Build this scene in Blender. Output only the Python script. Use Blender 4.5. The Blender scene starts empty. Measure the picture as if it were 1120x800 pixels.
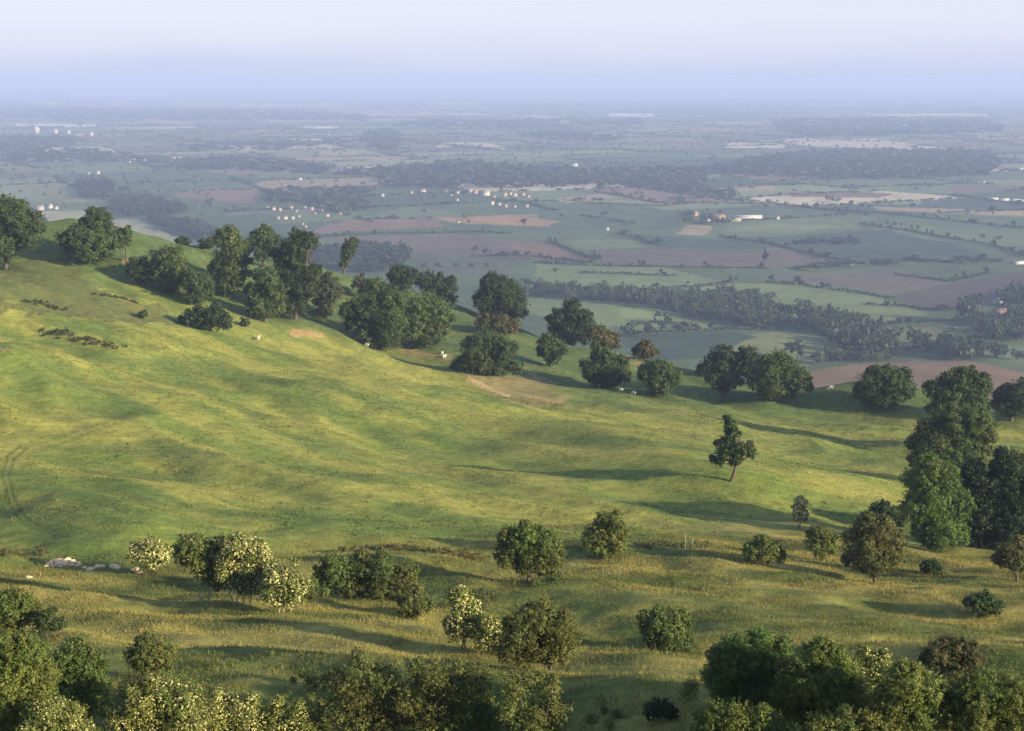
import bpy, math, random
import numpy as np
from mathutils import Vector

rng = np.random.default_rng(7)
random.seed(7)
sc = bpy.context.scene
COL = sc.collection

# ------------------------------------------------------------------ camera model
W, H, F = 1120.0, 800.0, 1556.0
PITCH = math.atan((400 - 88) / F)
CZ = 232.0
CP, SP = math.cos(PITCH), math.sin(PITCH)

def ray(px, py):
    a = (px - 560) / F; b = (400 - py) / F
    return np.array([a, CP + b * SP, -SP + b * CP])

def point(px, py, y):
    d = ray(px, py); t = y / d[1]
    return np.array([d[0] * t, y, CZ + d[2] * t])

def project(x, y, z):
    dz = z - CZ
    f = y * CP - dz * SP
    u = y * SP + dz * CP
    return 560 + x / f * F, 400 - u / f * F

# ------------------------------------------------------------------ noise
def hash2(i, j, s):
    n = (i.astype(np.int64) * 374761393 + j.astype(np.int64) * 668265263 + s * 974634777) & 0x7fffffff
    n = ((n ^ (n >> 13)) * 1274126177) & 0x7fffffff
    n = (n ^ (n >> 16)) & 0xffff
    return n / 65535.0

def vnoise(x, y, s=0):
    x = np.asarray(x, float); y = np.asarray(y, float)
    i = np.floor(x); j = np.floor(y)
    fx = x - i; fy = y - j
    fx = fx * fx * fx * (fx * (fx * 6 - 15) + 10); fy = fy * fy * fy * (fy * (fy * 6 - 15) + 10)
    a = hash2(i, j, s); b = hash2(i + 1, j, s); c = hash2(i, j + 1, s); d = hash2(i + 1, j + 1, s)
    return (a + (b - a) * fx) * (1 - fy) + (c + (d - c) * fx) * fy

def fbm(x, y, s=0, oct=4):
    t = 0; a = 0.5; n = 0
    for k in range(oct):
        t = t + a * vnoise(x, y, s + k * 17); n += a
        a *= 0.5; x = x * 2.03 + 11.3; y = y * 2.03 + 5.7
    return t / n * 2 - 1

def sstep(a, b, x):
    t = np.clip((x - a) / (b - a), 0, 1)
    return t * t * (3 - 2 * t)

# ------------------------------------------------------------------ terrain
CTRL = [
    (0, 800, 48), (0, 700, 77), (0, 620, 112), (0, 560, 150), (0, 480, 205), (0, 400, 268), (0, 330, 335), (0, 280, 405),
    (140, 800, 48), (140, 700, 77), (140, 622, 112), (140, 560, 150), (140, 480, 210), (140, 400, 285), (140, 330, 365), (140, 270, 455),
    (280, 800, 48), (280, 700, 78), (280, 650, 98), (280, 606, 125), (280, 560, 160), (280, 480, 225), (280, 400, 310), (280, 350, 385), (280, 291, 510),
    (420, 800, 48), (420, 700, 79), (420, 640, 103), (420, 598, 130), (420, 550, 172), (420, 480, 240), (420, 400, 345), (420, 360, 425), (420, 312, 525),
    (560, 800, 48), (560, 720, 75), (560, 640, 105), (560, 595, 132), (560, 540, 185), (560, 480, 255), (560, 430, 335), (560, 400, 395), (560, 353, 500),
    (700, 800, 46), (700, 720, 75), (700, 640, 107), (700, 592, 138), (700, 540, 195), (700, 480, 268), (700, 430, 355), (700, 398, 440),
    (840, 800, 45), (840, 720, 75), (840, 650, 108), (840, 600, 146), (840, 560, 192), (840, 500, 270), (840, 450, 345), (840, 418, 425),
    (980, 800, 45), (980, 720, 75), (980, 650, 112), (980, 600, 152), (980, 550, 208), (980, 500, 275), (980, 455, 345), (980, 440, 385),
    (1120, 800, 45), (1120, 720, 75), (1120, 650, 115), (1120, 600, 160), (1120, 540, 220), (1120, 490, 290), (1120, 458, 345),
]
cp = [point(*c) for c in CTRL]
# ridge line and the far side of the hill falling to the vale
for px, py, d in [(-150, 235, 430), (0, 280, 405), (140, 270, 455), (280, 291, 510), (420, 312, 525), (560, 353, 500), (700, 398, 440), (840, 418, 425), (980, 440, 385), (1120, 458, 345), (1260, 470, 320)]:
    p = point(px, py, d)
    cp.append(p + np.array([p[0] * .06, 55, -19])); cp.append(p + np.array([p[0] * .2, 160, -70]))
cp += [np.array(v, float) for v in [(-140, 420, CZ - 40), (-260, 420, CZ - 30), (-200, 250, CZ - 38), (-150, 100, CZ - 26), (-120, 50, CZ - 20),
       (200, 250, CZ - 80), (160, 120, CZ - 44), (120, 50, CZ - 20), (0, 0, CZ - 2.2), (-60, 0, CZ - 3.5), (70, 0, CZ - 3.5), (0, 7, CZ - 6.0), (0, 24, CZ - 15.2), (-30, 24, CZ - 15.2), (30, 24, CZ - 15.2), (-16, 8, CZ - 6.5), (16, 8, CZ - 6.5),
       (0, -80, CZ + 4), (-150, -80, CZ + 4), (150, -80, CZ + 6)]]
cp = np.array(cp)
XY = cp[:, :2] / 100.0
def U(r2):
    return np.where(r2 > 1e-12, 0.5 * r2 * np.log(np.maximum(r2, 1e-12)), 0)
n = len(XY)
K = U(((XY[:, None] - XY[None]) ** 2).sum(-1)) + np.eye(n) * 0.004
P = np.c_[np.ones(n), XY]
A = np.zeros((n + 3, n + 3)); A[:n, :n] = K; A[:n, n:] = P; A[n:, :n] = P.T
sol = np.linalg.solve(A, np.r_[cp[:, 2], np.zeros(3)])

def tps(x, y):
    x = np.ravel(x) / 100.0; y = np.ravel(y) / 100.0
    z = sol[n] + sol[n + 1] * x + sol[n + 2] * y
    for k in range(n):
        z += sol[k] * U((x - XY[k, 0]) ** 2 + (y - XY[k, 1]) ** 2)
    return z

def g(x, y, cx, cy, rx, ry, h, ang=0.0):
    c, s = math.cos(ang), math.sin(ang)
    u = (x - cx) * c + (y - cy) * s; v = -(x - cx) * s + (y - cy) * c
    return h * np.exp(-(u / rx) ** 2 - (v / ry) ** 2)

def wavy(x, y):
    u = x * .70 - y * .71; v = x * .71 + y * .70          # u runs along the folds, v across them
    k = sstep(118, 165, y)
    m = 2.2 * fbm(u / 62, v / 19, 3, 2) + 1.1 * fbm(u / 24, v / 9, 5, 2) + 1.7 * (.5 - np.abs(fbm(u / 48 + .2 * fbm(x / 30, y / 30, 8, 2), v / 15, 7, 2))) + .22 * fbm(x / 6, y / 4, 6, 2) + 2.6 * fbm(x / 80, y / 60, 9, 2)
    f = 2.2 * fbm(u / 30, v / 13, 21, 3) + 0.35 * fbm(x / 5, y / 3.5, 23, 2)
    t = (x - _a[0]) * _t[0] + (y - _a[1]) * _t[1]; q = (x - _a[0]) * _n[0] + (y - _a[1]) * _n[1]
    m = m * (1 - .75 * sstep(-30, 0, t) * (1 - sstep(_L, _L + 25, t)) * np.exp(-(q / 26) ** 2))
    return m * k + f * (1 - k)

BUMPS = []
def bump(px, py, d, rx, ry, h, ang=0):
    p = point(px, py, d); BUMPS.append((p[0], d, rx, ry, h, ang))
bump(22, 396, 268, 14, 13, 4.4); bump(965, 446, 362, 30, 16, 5.2); bump(1085, 462, 345, 26, 20, 2.2)
bump(455, 612, 122, 9, 6, 1.3);  bump(850, 562, 192, 34, 11, -2.2, -.2)
bump(980, 480, 305, 26, 9, 1.6, -.5); bump(150, 540, 168, 22, 9, 1.2, -.4); bump(330, 530, 190, 26, 9, 1.2, -.6)

_a, _b = point(606, 466, 274)[:2], point(850, 552, 197)[:2]
_L = np.linalg.norm(_b - _a); _t = (_b - _a) / _L; _n = np.array([-_t[1], _t[0]])      # _n points to the far, right hand side
def scarp(x, y):
    t = (x - _a[0]) * _t[0] + (y - _a[1]) * _t[1]; q = (x - _a[0]) * _n[0] + (y - _a[1]) * _n[1]
    q = q + 1.6 * fbm(x / 30, y / 30, 35, 2)
    return 4.4 * sstep(-18, 34, t) * (1 - sstep(_L - 15, _L + 30, t)) * np.where(q < 0, np.exp(-(q / 12) ** 2), np.exp(-(q / 38) ** 2))

def plain_z(x, y):
    r = sstep(700, 1100, y) * (1 - sstep(2500, 6000, y))
    z = 5.0 * fbm(x / 420, y / 360, 31, 2) * r
    z = z + 6.0 * sstep(3000, 9000, y) * fbm(x / 1800, y / 1500, 33, 2)
    z = z + g(x, y, 215, 1235, 130, 85, 7) + g(x, y, 330, 1110, 150, 60, 3) + g(x, y, 120, 1420, 130, 60, 4)
    return z

def height(x, y):
    x = np.asarray(x, float); y = np.asarray(y, float); sh = x.shape
    x = x.ravel(); y = y.ravel()
    pz = plain_z(x, y)
    out = pz.copy()
    m = y < 1000
    if m.any():
        xm, ym = x[m], y[m]
        h = tps(xm, ym) - np.maximum(0, ym - 560) * .35 - np.maximum(0, np.abs(xm) - 330) * .12
        h = h + wavy(xm, ym) + scarp(xm, ym)
        for b in BUMPS: h = h + g(xm, ym, *b)
        k = 5.0; dd = h - pz[m]
        out[m] = pz[m] + np.maximum(dd, 0) + k * np.log1p(np.exp(-np.abs(dd) / k)) - k * np.log(2) * np.exp(-np.abs(dd) / k)
    return out.reshape(sh)

def hz(x, y): return float(height(np.array([x]), np.array([y]))[0])

_ts = np.r_[np.geomspace(30, 700, 900), np.geomspace(701, 60000, 900)]
def at(px, py):
    """the point of the ground that the photo shows at a pixel"""
    d = ray(px, py)
    x = d[0] / d[1] * _ts; z = CZ + d[2] / d[1] * _ts
    dz = z - height(x, _ts)
    k = np.argmax(dz < 0)
    if k == 0: k = len(_ts) - 1
    a, b = _ts[k - 1], _ts[k]; f = dz[k - 1] / (dz[k - 1] - dz[k] + 1e-9)
    y = a + (b - a) * f
    return np.array([d[0] / d[1] * y, y, hz(d[0] / d[1] * y, y)])

def at_plain(px, py):
    d = ray(px, py); y = -CZ / d[2] * d[1]
    return np.array([d[0] / d[1] * y, y])

# ------------------------------------------------------------------ object helpers
def tag(o, label=None, cat=None, group=None, kind=None):
    if label: o['label'] = label
    if cat: o['category'] = cat
    if group: o['group'] = group
    if kind: o['kind'] = kind
    return o

def empty(name, loc):
    o = bpy.data.objects.new(name, None); COL.objects.link(o)
    o.location = loc; o.empty_display_size = 0.3
    return o

def mesh_np(name, verts, faces, mat, parent=None, col=None, smooth=False):
    """faces: (n, k) index array or a list of such arrays"""
    me = bpy.data.meshes.new(name)
    fl = faces if isinstance(faces, list) else [faces]
    fl = [f for f in fl if len(f)]
    me.vertices.add(len(verts)); me.vertices.foreach_set('co', np.asarray(verts, np.float32).ravel())
    loops = np.concatenate([f.ravel() for f in fl]).astype(np.int32)
    sizes = np.concatenate([np.full(len(f), f.shape[1]) for f in fl])
    starts = np.r_[0, np.cumsum(sizes)[:-1]].astype(np.int32)
    me.loops.add(len(loops)); me.loops.foreach_set('vertex_index', loops)
    me.polygons.add(len(sizes)); me.polygons.foreach_set('loop_start', starts)
    if smooth: me.polygons.foreach_set('use_smooth', np.ones(len(sizes), bool))
    me.update(calc_edges=True)
    if col is not None:
        a = me.attributes.new('Col', 'FLOAT_COLOR', 'POINT')
        c = np.ones((len(verts), 4), np.float32); c[:, :col.shape[1]] = col
        a.data.foreach_set('color', c.ravel())
    if mat: me.materials.append(mat)
    o = bpy.data.objects.new(name, me); COL.objects.link(o)
    if parent: o.parent = parent
    return o

# ------------------------------------------------------------------ materials
def new_mat(name):
    m = bpy.data.materials.new(name); m.use_nodes = True
    nt = m.node_tree; nt.nodes.clear()
    out = nt.nodes.new('ShaderNodeOutputMaterial')
    return m, nt, out

def N(nt, t, **kw):
    nd = nt.nodes.new(t)
    for k, v in kw.items():
        if k.startswith('i_'): nd.inputs[k[2:].replace('_', ' ')].default_value = v
        else: setattr(nd, k, v)
    return nd

def simple_mat(name, col, rough=.8, var=.25, scale=1.5):
    m, nt, out = new_mat(name)
    tc = N(nt, 'ShaderNodeTexCoord'); no = N(nt, 'ShaderNodeTexNoise', i_Scale=scale, i_Detail=4.0)
    nt.links.new(tc.outputs['Object'], no.inputs['Vector'])
    ramp = N(nt, 'ShaderNodeMapRange', i_To_Min=1 - var, i_To_Max=1 + var)
    nt.links.new(no.outputs['Fac'], ramp.inputs['Value'])
    mul = N(nt, 'ShaderNodeVectorMath', operation='SCALE'); mul.inputs[0].default_value = col
    nt.links.new(ramp.outputs['Result'], mul.inputs['Scale'])
    b = N(nt, 'ShaderNodeBsdfPrincipled', i_Roughness=rough)
    nt.links.new(mul.outputs['Vector'], b.inputs['Base Color']); nt.links.new(b.outputs[0], out.inputs[0])
    return m

def leaf_mat(name, transl=.3, rough=.55):
    m, nt, out = new_mat(name)
    at_ = N(nt, 'ShaderNodeAttribute', attribute_name='Col')
    b = N(nt, 'ShaderNodeBsdfPrincipled', i_Roughness=rough)
    b.inputs['Specular IOR Level'].default_value = .25
    t = N(nt, 'ShaderNodeBsdfTranslucent'); mx = N(nt, 'ShaderNodeMixShader'); mx.inputs[0].default_value = transl
    nt.links.new(at_.outputs['Color'], b.inputs['Base Color']); nt.links.new(at_.outputs['Color'], t.inputs['Color'])
    nt.links.new(b.outputs[0], mx.inputs[1]); nt.links.new(t.outputs[0], mx.inputs[2]); nt.links.new(mx.outputs[0], out.inputs[0])
    return m

def ground_mat():
    m, nt, out = new_mat('ground')
    L = nt.links.new
    at_ = N(nt, 'ShaderNodeAttribute', attribute_name='Col')
    tc = N(nt, 'ShaderNodeTexCoord')
    def noise(scale, detail=5.0, vec=None):
        q = N(nt, 'ShaderNodeTexNoise', i_Scale=scale, i_Detail=detail)
        q.inputs['Roughness'].default_value = .62
        L(tc.outputs['Object'] if vec is None else vec, q.inputs['Vector']); return q
    n1 = noise(.55); n2 = noise(2.4, 3.0); n3 = noise(.03, 4.0)
    def rng_(q, a, b):
        r = N(nt, 'ShaderNodeMapRange', i_From_Min=.3, i_From_Max=.7, i_To_Min=a, i_To_Max=b); r.clamp = False
        L(q.outputs['Fac'], r.inputs['Value']); return r.outputs['Result']
    def mul(a, b):
        q = N(nt, 'ShaderNodeMath', operation='MULTIPLY'); L(a, q.inputs[0]); L(b, q.inputs[1]); return q.outputs[0]
    near = mul(rng_(n1, .72, 1.28), rng_(n2, .8, 1.2)); far = rng_(n3, .8, 1.2)
    mx = N(nt, 'ShaderNodeMix', data_type='FLOAT')
    L(at_.outputs['Alpha'], mx.inputs[0]); L(far, mx.inputs[2]); L(near, mx.inputs[3])
    sv = N(nt, 'ShaderNodeVectorMath', operation='SCALE'); L(at_.outputs['Color'], sv.inputs[0]); L(mx.outputs[0], sv.inputs['Scale'])
    b = N(nt, 'ShaderNodeBsdfPrincipled', i_Roughness=.95)
    b.inputs['Specular IOR Level'].default_value = .1
    L(sv.outputs['Vector'], b.inputs['Base Color'])
    bp = N(nt, 'ShaderNodeBump', i_Distance=.22); hsum = N(nt, 'ShaderNodeMath', operation='ADD')
    L(n1.outputs['Fac'], hsum.inputs[0])
    h2 = N(nt, 'ShaderNodeMath', operation='MULTIPLY'); h2.inputs[1].default_value = .5
    L(n2.outputs['Fac'], h2.inputs[0]); L(h2.outputs[0], hsum.inputs[1])
    st = N(nt, 'ShaderNodeMath', operation='MULTIPLY'); st.inputs[1].default_value = .5
    L(at_.outputs['Alpha'], st.inputs[0]); L(st.outputs[0], bp.inputs['Strength'])
    L(hsum.outputs[0], bp.inputs['Height']); L(bp.outputs[0], b.inputs['Normal'])
    L(b.outputs[0], out.inputs[0])
    return m

M_LEAF = leaf_mat('foliage', .38)
M_GRASS = leaf_mat('grass_blades', .35, .7)
M_BARK = simple_mat('bark', (.07, .056, .042), .9, .4, 6)
M_PALEBARK = simple_mat('pale_bark', (.34, .28, .20), .9, .35, 6)
M_STONE = simple_mat('limestone', (.56, .41, .25), .9, .3, 3)
M_WOOD = simple_mat('weathered_wood', (.20, .175, .14), .9, .3, 8)
M_FLEECE = simple_mat('fleece', (.55, .50, .40), .95, .12, 6)
M_GROUND = ground_mat()
M_WHITE = simple_mat('white_render', (.34, .31, .275), .8, .06, .4)
M_CREAM = simple_mat('cream_stone', (.28, .23, .18), .85, .12, .5)
M_BRICK = simple_mat('red_brick', (.28, .18, .14), .85, .15, .6)
M_TILE = simple_mat('clay_tiles', (.21, .125, .09), .85, .2, .6)
M_SLATE = simple_mat('slate', (.20, .19, .19), .7, .15, .6)
M_SHEET = simple_mat('pale_sheeting', (.34, .33, .31), .5, .06, .2)
M_GLASS = simple_mat('window_dark', (.03, .035, .04), .15, .1, 2)

# ------------------------------------------------------------------ field colours on the vale (albedo)
G1 = (.108, .145, .068); G2 = (.066, .100, .050); DK = (.045, .072, .048); BR = (.165, .110, .082); BG = (.115, .095, .078)
TAN = (.27, .215, .13); ORG = (.30, .185, .105); PALE = (.42, .36, .25); PUR = (.085, .066, .062); LT = (.17, .19, .095); WHT = (.6, .56, .45)
FIELDS = [
    ((.145, .185, .075), [(556, 322), (650, 333), (705, 340), (772, 357), (785, 369), (680, 373), (640, 353), (575, 350)]),
    ((.135, .175, .075), [(583, 287), (720, 290), (802, 308), (720, 316), (670, 322), (590, 320)]),
    ((.145, .185, .075), [(716, 322), (800, 310), (880, 309), (950, 322), (1018, 342), (960, 353), (870, 352), (828, 330)]),
    (BG, [(640, 271), (730, 272), (842, 278), (842, 291), (662, 291)]),
    (BR, [(556, 261), (610, 264), (642, 283), (556, 283)]), (G1, [(618, 262), (700, 259), (717, 268), (640, 271)]),
    (DK, [(688, 254), (842, 264), (842, 273), (720, 269)]), (TAN, [(738, 255), (752, 246), (780, 246), (776, 255)]),
    (G1, [(785, 256), (800, 247), (860, 239), (930, 239), (942, 250), (870, 254)]), (LT, [(788, 251), (842, 244), (940, 247), (880, 251)]),
    (DK, [(786, 259), (1000, 250), (1092, 284), (960, 286), (850, 275)]), (G1, [(938, 243), (1125, 255), (1125, 271), (1010, 262)]),
    (BG, [(838, 268), (922, 286), (838, 288)]), (BG, [(838, 300), (985, 295), (1032, 310), (980, 321), (870, 308)]),
    (G2, [(978, 300), (1040, 293), (1082, 297), (1040, 308)]), (PUR, [(983, 322), (1050, 308), (1125, 298), (1125, 327), (1060, 336), (1000, 334)]),
    ((.14, .14, .075), [(945, 360), (1078, 357), (1072, 376), (988, 387)]), (G1, [(1052, 386), (1125, 372), (1125, 406), (1088, 396)]),
    ((.16, .175, .065), [(768, 386), (850, 371), (912, 374), (945, 393), (872, 408), (780, 400)]), (DK, [(678, 373), (782, 370), (832, 380), (768, 398), (690, 398)]),
    ((.175, .118, .072), [(880, 413), (940, 406), (1060, 402), (1125, 415), (1125, 450), (880, 450)]),
    (BR, [(338, 256), (380, 243), (482, 239), (484, 247), (345, 259)]), (BG, [(346, 263), (500, 253), (560, 261), (560, 286), (430, 272)]),
    (G1, [(402, 239), (440, 227), (504, 231), (490, 238)]), (ORG, [(478, 238), (556, 235), (616, 239), (600, 247), (490, 242)]),
    ((.075, .09, .06), [(446, 275), (560, 281), (560, 305), (458, 298)]), (G2, [(556, 224), (640, 221), (700, 224), (742, 235), (742, 250), (640, 251), (600, 240)]),
    (BR, [(648, 204), (740, 207), (824, 218), (720, 222), (660, 211)]), (TAN, [(606, 219), (660, 212), (684, 216), (620, 223)]),
    (LT, [(-10, 199), (80, 199), (86, 215), (-10, 223)]), (G2, [(78, 195), (282, 192), (282, 205), (120, 213)]),
    (BR, [(188, 213), (282, 206), (282, 223), (200, 219)]), ((.25, .245, .13), [(50, 250), (150, 240), (182, 258), (226, 274), (160, 276), (60, 262)]),
    ((.25, .245, .13), [(38, 232), (102, 231), (97, 244), (42, 243)]), (G2, [(180, 240), (300, 236), (300, 252), (230, 256)]),
    (ORG, [(82, 112.5), (106, 112.5), (106, 116), (82, 116)]), (ORG, [(118, 113), (140, 112.5), (140, 116), (118, 116)]), (ORG, [(145, 112), (168, 112.5), (168, 116.5), (145, 116)]),
    (PALE, [(35, 110), (72, 111), (72, 115), (35, 114)]), (PALE, [(186, 112), (296, 114.5), (296, 119), (186, 114.5)]), (PALE, [(70, 98), (185, 103), (185, 106), (72, 104)]),
    (WHT, [(10, 134.6), (105, 135.6), (105, 138), (10, 136.8)]), (ORG, [(160, 129.5), (212, 134), (205, 137), (162, 134)]), (TAN, [(280, 141), (330, 142), (330, 144.5), (280, 144)]),
    (PALE, [(478, 158.5), (505, 155.5), (530, 156.5), (555, 161), (552, 164), (524, 159.5), (503, 159), (480, 161.5)]), (TAN, [(350, 165), (402, 164), (385, 170.5), (352, 170)]),
    (WHT, [(666, 124.5), (714, 124.5), (714, 128), (666, 127.5)]), (PALE, [(560, 124.5), (612, 127), (612, 129.5), (560, 127)]), (PALE, [(798, 156), (858, 157.5), (858, 163), (792, 162.5)]),
    (PALE, [(858, 152.5), (960, 152.5), (1010, 160), (1066, 163.5), (990, 165.5), (930, 162), (858, 158.5)]), (TAN, [(1060, 147), (1118, 148), (1118, 152), (1070, 152)]),
    (BR, [(860, 210), (930, 208), (980, 212), (960, 217), (868, 216)]), (TAN, [(800, 203), (850, 202), (848, 208), (805, 208)]), (BR, [(1035, 203), (1125, 204), (1125, 210), (1040, 210)]),
    (TAN, [(955, 226), (1120, 232), (1120, 238), (960, 231)]), (LT, [(960, 219), (1010, 220), (1005, 224), (962, 224)]), (WHT, [(332, 137.8), (368, 138), (368, 140), (332, 139.8)]),
    (LT, [(420, 115), (540, 117), (540, 120), (420, 118)]), (PALE, [(470, 112), (530, 113), (528, 114.5), (470, 114)]), (PALE, [(880, 113.5), (936, 114), (936, 115.5), (880, 115.2)]),
]
FW = [(c, np.array([at_plain(*q) for q in poly])) for c, poly in FIELDS]

def inside(x, y, poly):
    r = np.zeros(x.shape, bool); m = len(poly)
    for i in range(m):
        x0, y0 = poly[i]; x1, y1 = poly[(i + 1) % m]
        if y0 == y1: continue
        c = ((y0 > y) != (y1 > y)) & (x < (x1 - x0) * (y - y0) / (y1 - y0) + x0)
        r ^= c
    return r

ROT = .42
def to_cell(x, y, s):
    wx = 90 * fbm(x / 900, y / 900, 51, 2); wy = 90 * fbm(x / 900, y / 900, 57, 2)
    x = x + wx; y = y + wy
    return (x * math.cos(ROT) + y * math.sin(ROT)) / (390 * s), (-x * math.sin(ROT) + y * math.cos(ROT)) / (250 * s)

PAL = np.array([G1, G2, G1, G1, G2, BG, BR, LT, TAN, G2, LT, G1, PALE, DK, LT, LT])
def vale_colour(x, y):
    c = np.empty(x.shape + (3,))
    u1, v1 = to_cell(x, y, 1.0); u2, v2 = to_cell(x, y, 2.6)
    far = y > 7500
    u = np.where(far, u2, u1); v = np.where(far, v2, v1)
    i = np.floor(u); v = v + hash2(i, i * 0, 77) * 3; j = np.floor(v)
    hsh = hash2(i, j, 91)
    c[:] = PAL[np.minimum((hsh * len(PAL)).astype(int), len(PAL) - 1)]
    near = (y < 2500) & (y > 700)
    c[near] = np.where((hsh[near] > .5)[:, None], np.array(G2), np.array((.085, .12, .055)))
    c *= (.82 + .36 * hash2(i, j, 95))[:, None]
    ang_ = hash2(i, j, 99) > .5
    c *= (1 + .07 * np.sin(2 * np.pi * np.where(ang_, u1 * 390, v1 * 250) / 15.0) * (1 - sstep(1700, 3200, y)) * sstep(600, 900, y))[:, None]
    # ragged edges: push the lookup point around by a few metres
    jx = x + 7 * fbm(x / 40, y / 40, 61, 2); jy = y + 7 * fbm(x / 40, y / 40, 67, 2)
    for col, poly in FW:
        lo = poly.min(0) - 10; hi = poly.max(0) + 10
        m = (x > lo[0]) & (x < hi[0]) & (y > lo[1]) & (y < hi[1])
        if m.any():
            idx = np.nonzero(m)[0]; k = inside(jx[idx], jy[idx], poly)
            c[idx[k]] = col
    # crop texture: long soft streaks and patches inside the fields
    c *= (1 + .20 * fbm(x / 70, y / 160, 71, 3) + .10 * fbm(x / 14, y / 60, 73, 3))[:, None] * .84  # end factor darkens all field albedo to give the vale weaker light
    return c

# pixel line where rough grass gives way to the grazed meadow
BX = [-200, 0, 150, 250, 330, 450, 560, 640, 700, 800, 900, 1000, 1120, 1400]; BY = [614, 612, 612, 603, 602, 594, 594, 596, 590, 580, 578, 592, 602, 605]

def hill_colour(x, y, z):
    px, py = project(x, y, z)
    rough = sstep(-22, 16, py - np.interp(px, BX, BY) + 20 * fbm(x / 16, y / 12, 41, 4))
    u = x * .70 - y * .71; v = x * .71 + y * .70
    a = np.array((.135, .175, .036)); b = np.array((.235, .232, .052)); dk = np.array((.080, .118, .030))
    t = sstep(-.42, .42, fbm(u / 30, v / 6, 43, 5) + .4 * fbm(x / 60, y / 60, 45, 2) + .35 * fbm(x / 6, y / 6, 44, 3))[:, None]
    mead = a * (1 - t) + b * t
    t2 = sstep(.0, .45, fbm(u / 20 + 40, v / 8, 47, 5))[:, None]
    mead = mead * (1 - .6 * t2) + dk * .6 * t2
    # beyond the shoulder the turf colour is darkened to carry the slope's shade
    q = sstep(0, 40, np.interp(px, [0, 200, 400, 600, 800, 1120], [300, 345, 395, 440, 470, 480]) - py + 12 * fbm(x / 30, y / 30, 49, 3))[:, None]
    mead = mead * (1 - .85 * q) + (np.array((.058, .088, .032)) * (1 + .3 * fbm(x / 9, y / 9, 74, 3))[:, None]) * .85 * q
    ra = np.array((.105, .124, .030)); rb = np.array((.245, .212, .058)); rc = np.array((.060, .082, .022))
    s = sstep(-.45, .5, fbm(x / 12, y / 5, 53, 4))[:, None]
    rg = ra * (1 - s) + rb * s
    s2 = sstep(.05, .55, fbm(x / 7 + 9, y / 5, 59, 3))[:, None]
    rg = rg * (1 - .65 * s2) + rc * .65 * s2
    c = mead * (1 - rough[:, None]) + rg * rough[:, None]
    def patch(poly, col, amt, jit=5):
        jx = px + jit * fbm(x / 5, y / 5, 63, 3); jy = py + jit * .6 * fbm(x / 5 + 31, y / 5, 65, 3)
        m = inside(jx, jy, poly) & (y < 620)
        k = (amt * (.65 + .5 * vnoise(x / 1.5, y / 1.5, 69)))[m] if m.any() else 0
        if m.any(): c[m] = c[m] * (1 - np.clip(k, 0, 1))[:, None] + np.array(col) * np.clip(k, 0, 1)[:, None]
    patch([(306, 361), (330, 361), (356, 367), (350, 370), (320, 367)], (.33, .20, .105), .8, 4)
    patch([(498, 398), (545, 408), (600, 418), (624, 436), (610, 446), (560, 440), (525, 424)], (.24, .175, .085), .65, 16)
    patch([(512, 412), (560, 433), (556, 436), (508, 416)], (.40, .28, .14), .8, 2)
    patch([(440, 380), (494, 388), (494, 394), (440, 388)], (.26, .17, .10), .6, 4)
    patch([(660, 372), (710, 400), (700, 404), (662, 384)], (.22, .17, .08), .5, 5)
    patch([(132, 283), (142, 284), (142, 287), (133, 287)], (.4, .22, .13), .9, 1)
    patch([(0, 380), (14, 382), (14, 386), (0, 385)], (.24, .14, .08), .6, 3)
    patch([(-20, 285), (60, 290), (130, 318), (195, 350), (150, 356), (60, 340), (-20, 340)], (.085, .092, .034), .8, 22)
    patch([(690, 440), (790, 455), (900, 470), (880, 500), (740, 480)], (.20, .20, .055), .45, 14)
    # wheel tracks curving down the meadow
    for line in ([(22, 488), (8, 500), (3, 520), (8, 545), (18, 565), (34, 578), (60, 586), (90, 590)], [(30, 490), (15, 503), (10, 520), (15, 543), (24, 562), (42, 575), (75, 584)],
                 [(200, 418), (185, 432), (160, 447), (120, 460), (60, 480), (26, 490)], [(210, 424), (192, 440), (160, 453), (120, 465), (66, 486), (34, 494)]):
        for (x0, y0), (x1, y1) in zip(line[:-1], line[1:]):
            dx, dy = x1 - x0, y1 - y0
            tt = np.clip(((px - x0) * dx + (py - y0) * dy) / (dx * dx + dy * dy), 0, 1)
            dd = np.hypot(px - x0 - tt * dx, py - y0 - tt * dy)
            k = (.58 if line[0][1] > 480 else .26) * np.exp(-(dd / 1.7) ** 2) * (y < 400)
            c = c * (1 - k[:, None]) + np.array((.055, .075, .022)) * k[:, None]
    return c, rough

# ------------------------------------------------------------------ ground sheet
rows = [3.0]
while rows[-1] < 640: rows.append(rows[-1] * 1.0055 + .02)
while rows[-1] < 70000:
    y = rows[-1]; rows.append(y + max(y * .004, y * y / (CZ * F) * .75))
ys = np.array(rows)
uu = np.r_[np.linspace(-.80, -.40, 90)[:-1], np.linspace(-.40, .40, 860), np.linspace(.40, .80, 90)[1:]]
YY, UU = np.meshgrid(ys, uu, indexing='ij')
XX = UU * (YY + 12)
ZZ = height(XX, YY)
fx, fy, fz = XX.ravel(), YY.ravel(), ZZ.ravel()
colr = np.zeros((fx.size, 4), np.float32)
pl_ = plain_z(fx, fy)
hillm = (fz - pl_) > 3.0
hillm &= fy < 1000
colr[~hillm, :3] = vale_colour(fx[~hillm], fy[~hillm])
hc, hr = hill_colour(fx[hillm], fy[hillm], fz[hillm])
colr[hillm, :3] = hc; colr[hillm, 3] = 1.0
nr, nc = YY.shape
idx = np.arange(nr * nc).reshape(nr, nc)
faces = np.stack([idx[:-1, :-1], idx[:-1, 1:], idx[1:, 1:], idx[1:, :-1]], -1).reshape(-1, 4)
ground = mesh_np('ground', np.c_[fx, fy, fz], faces, M_GROUND, col=colr, smooth=True)
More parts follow.
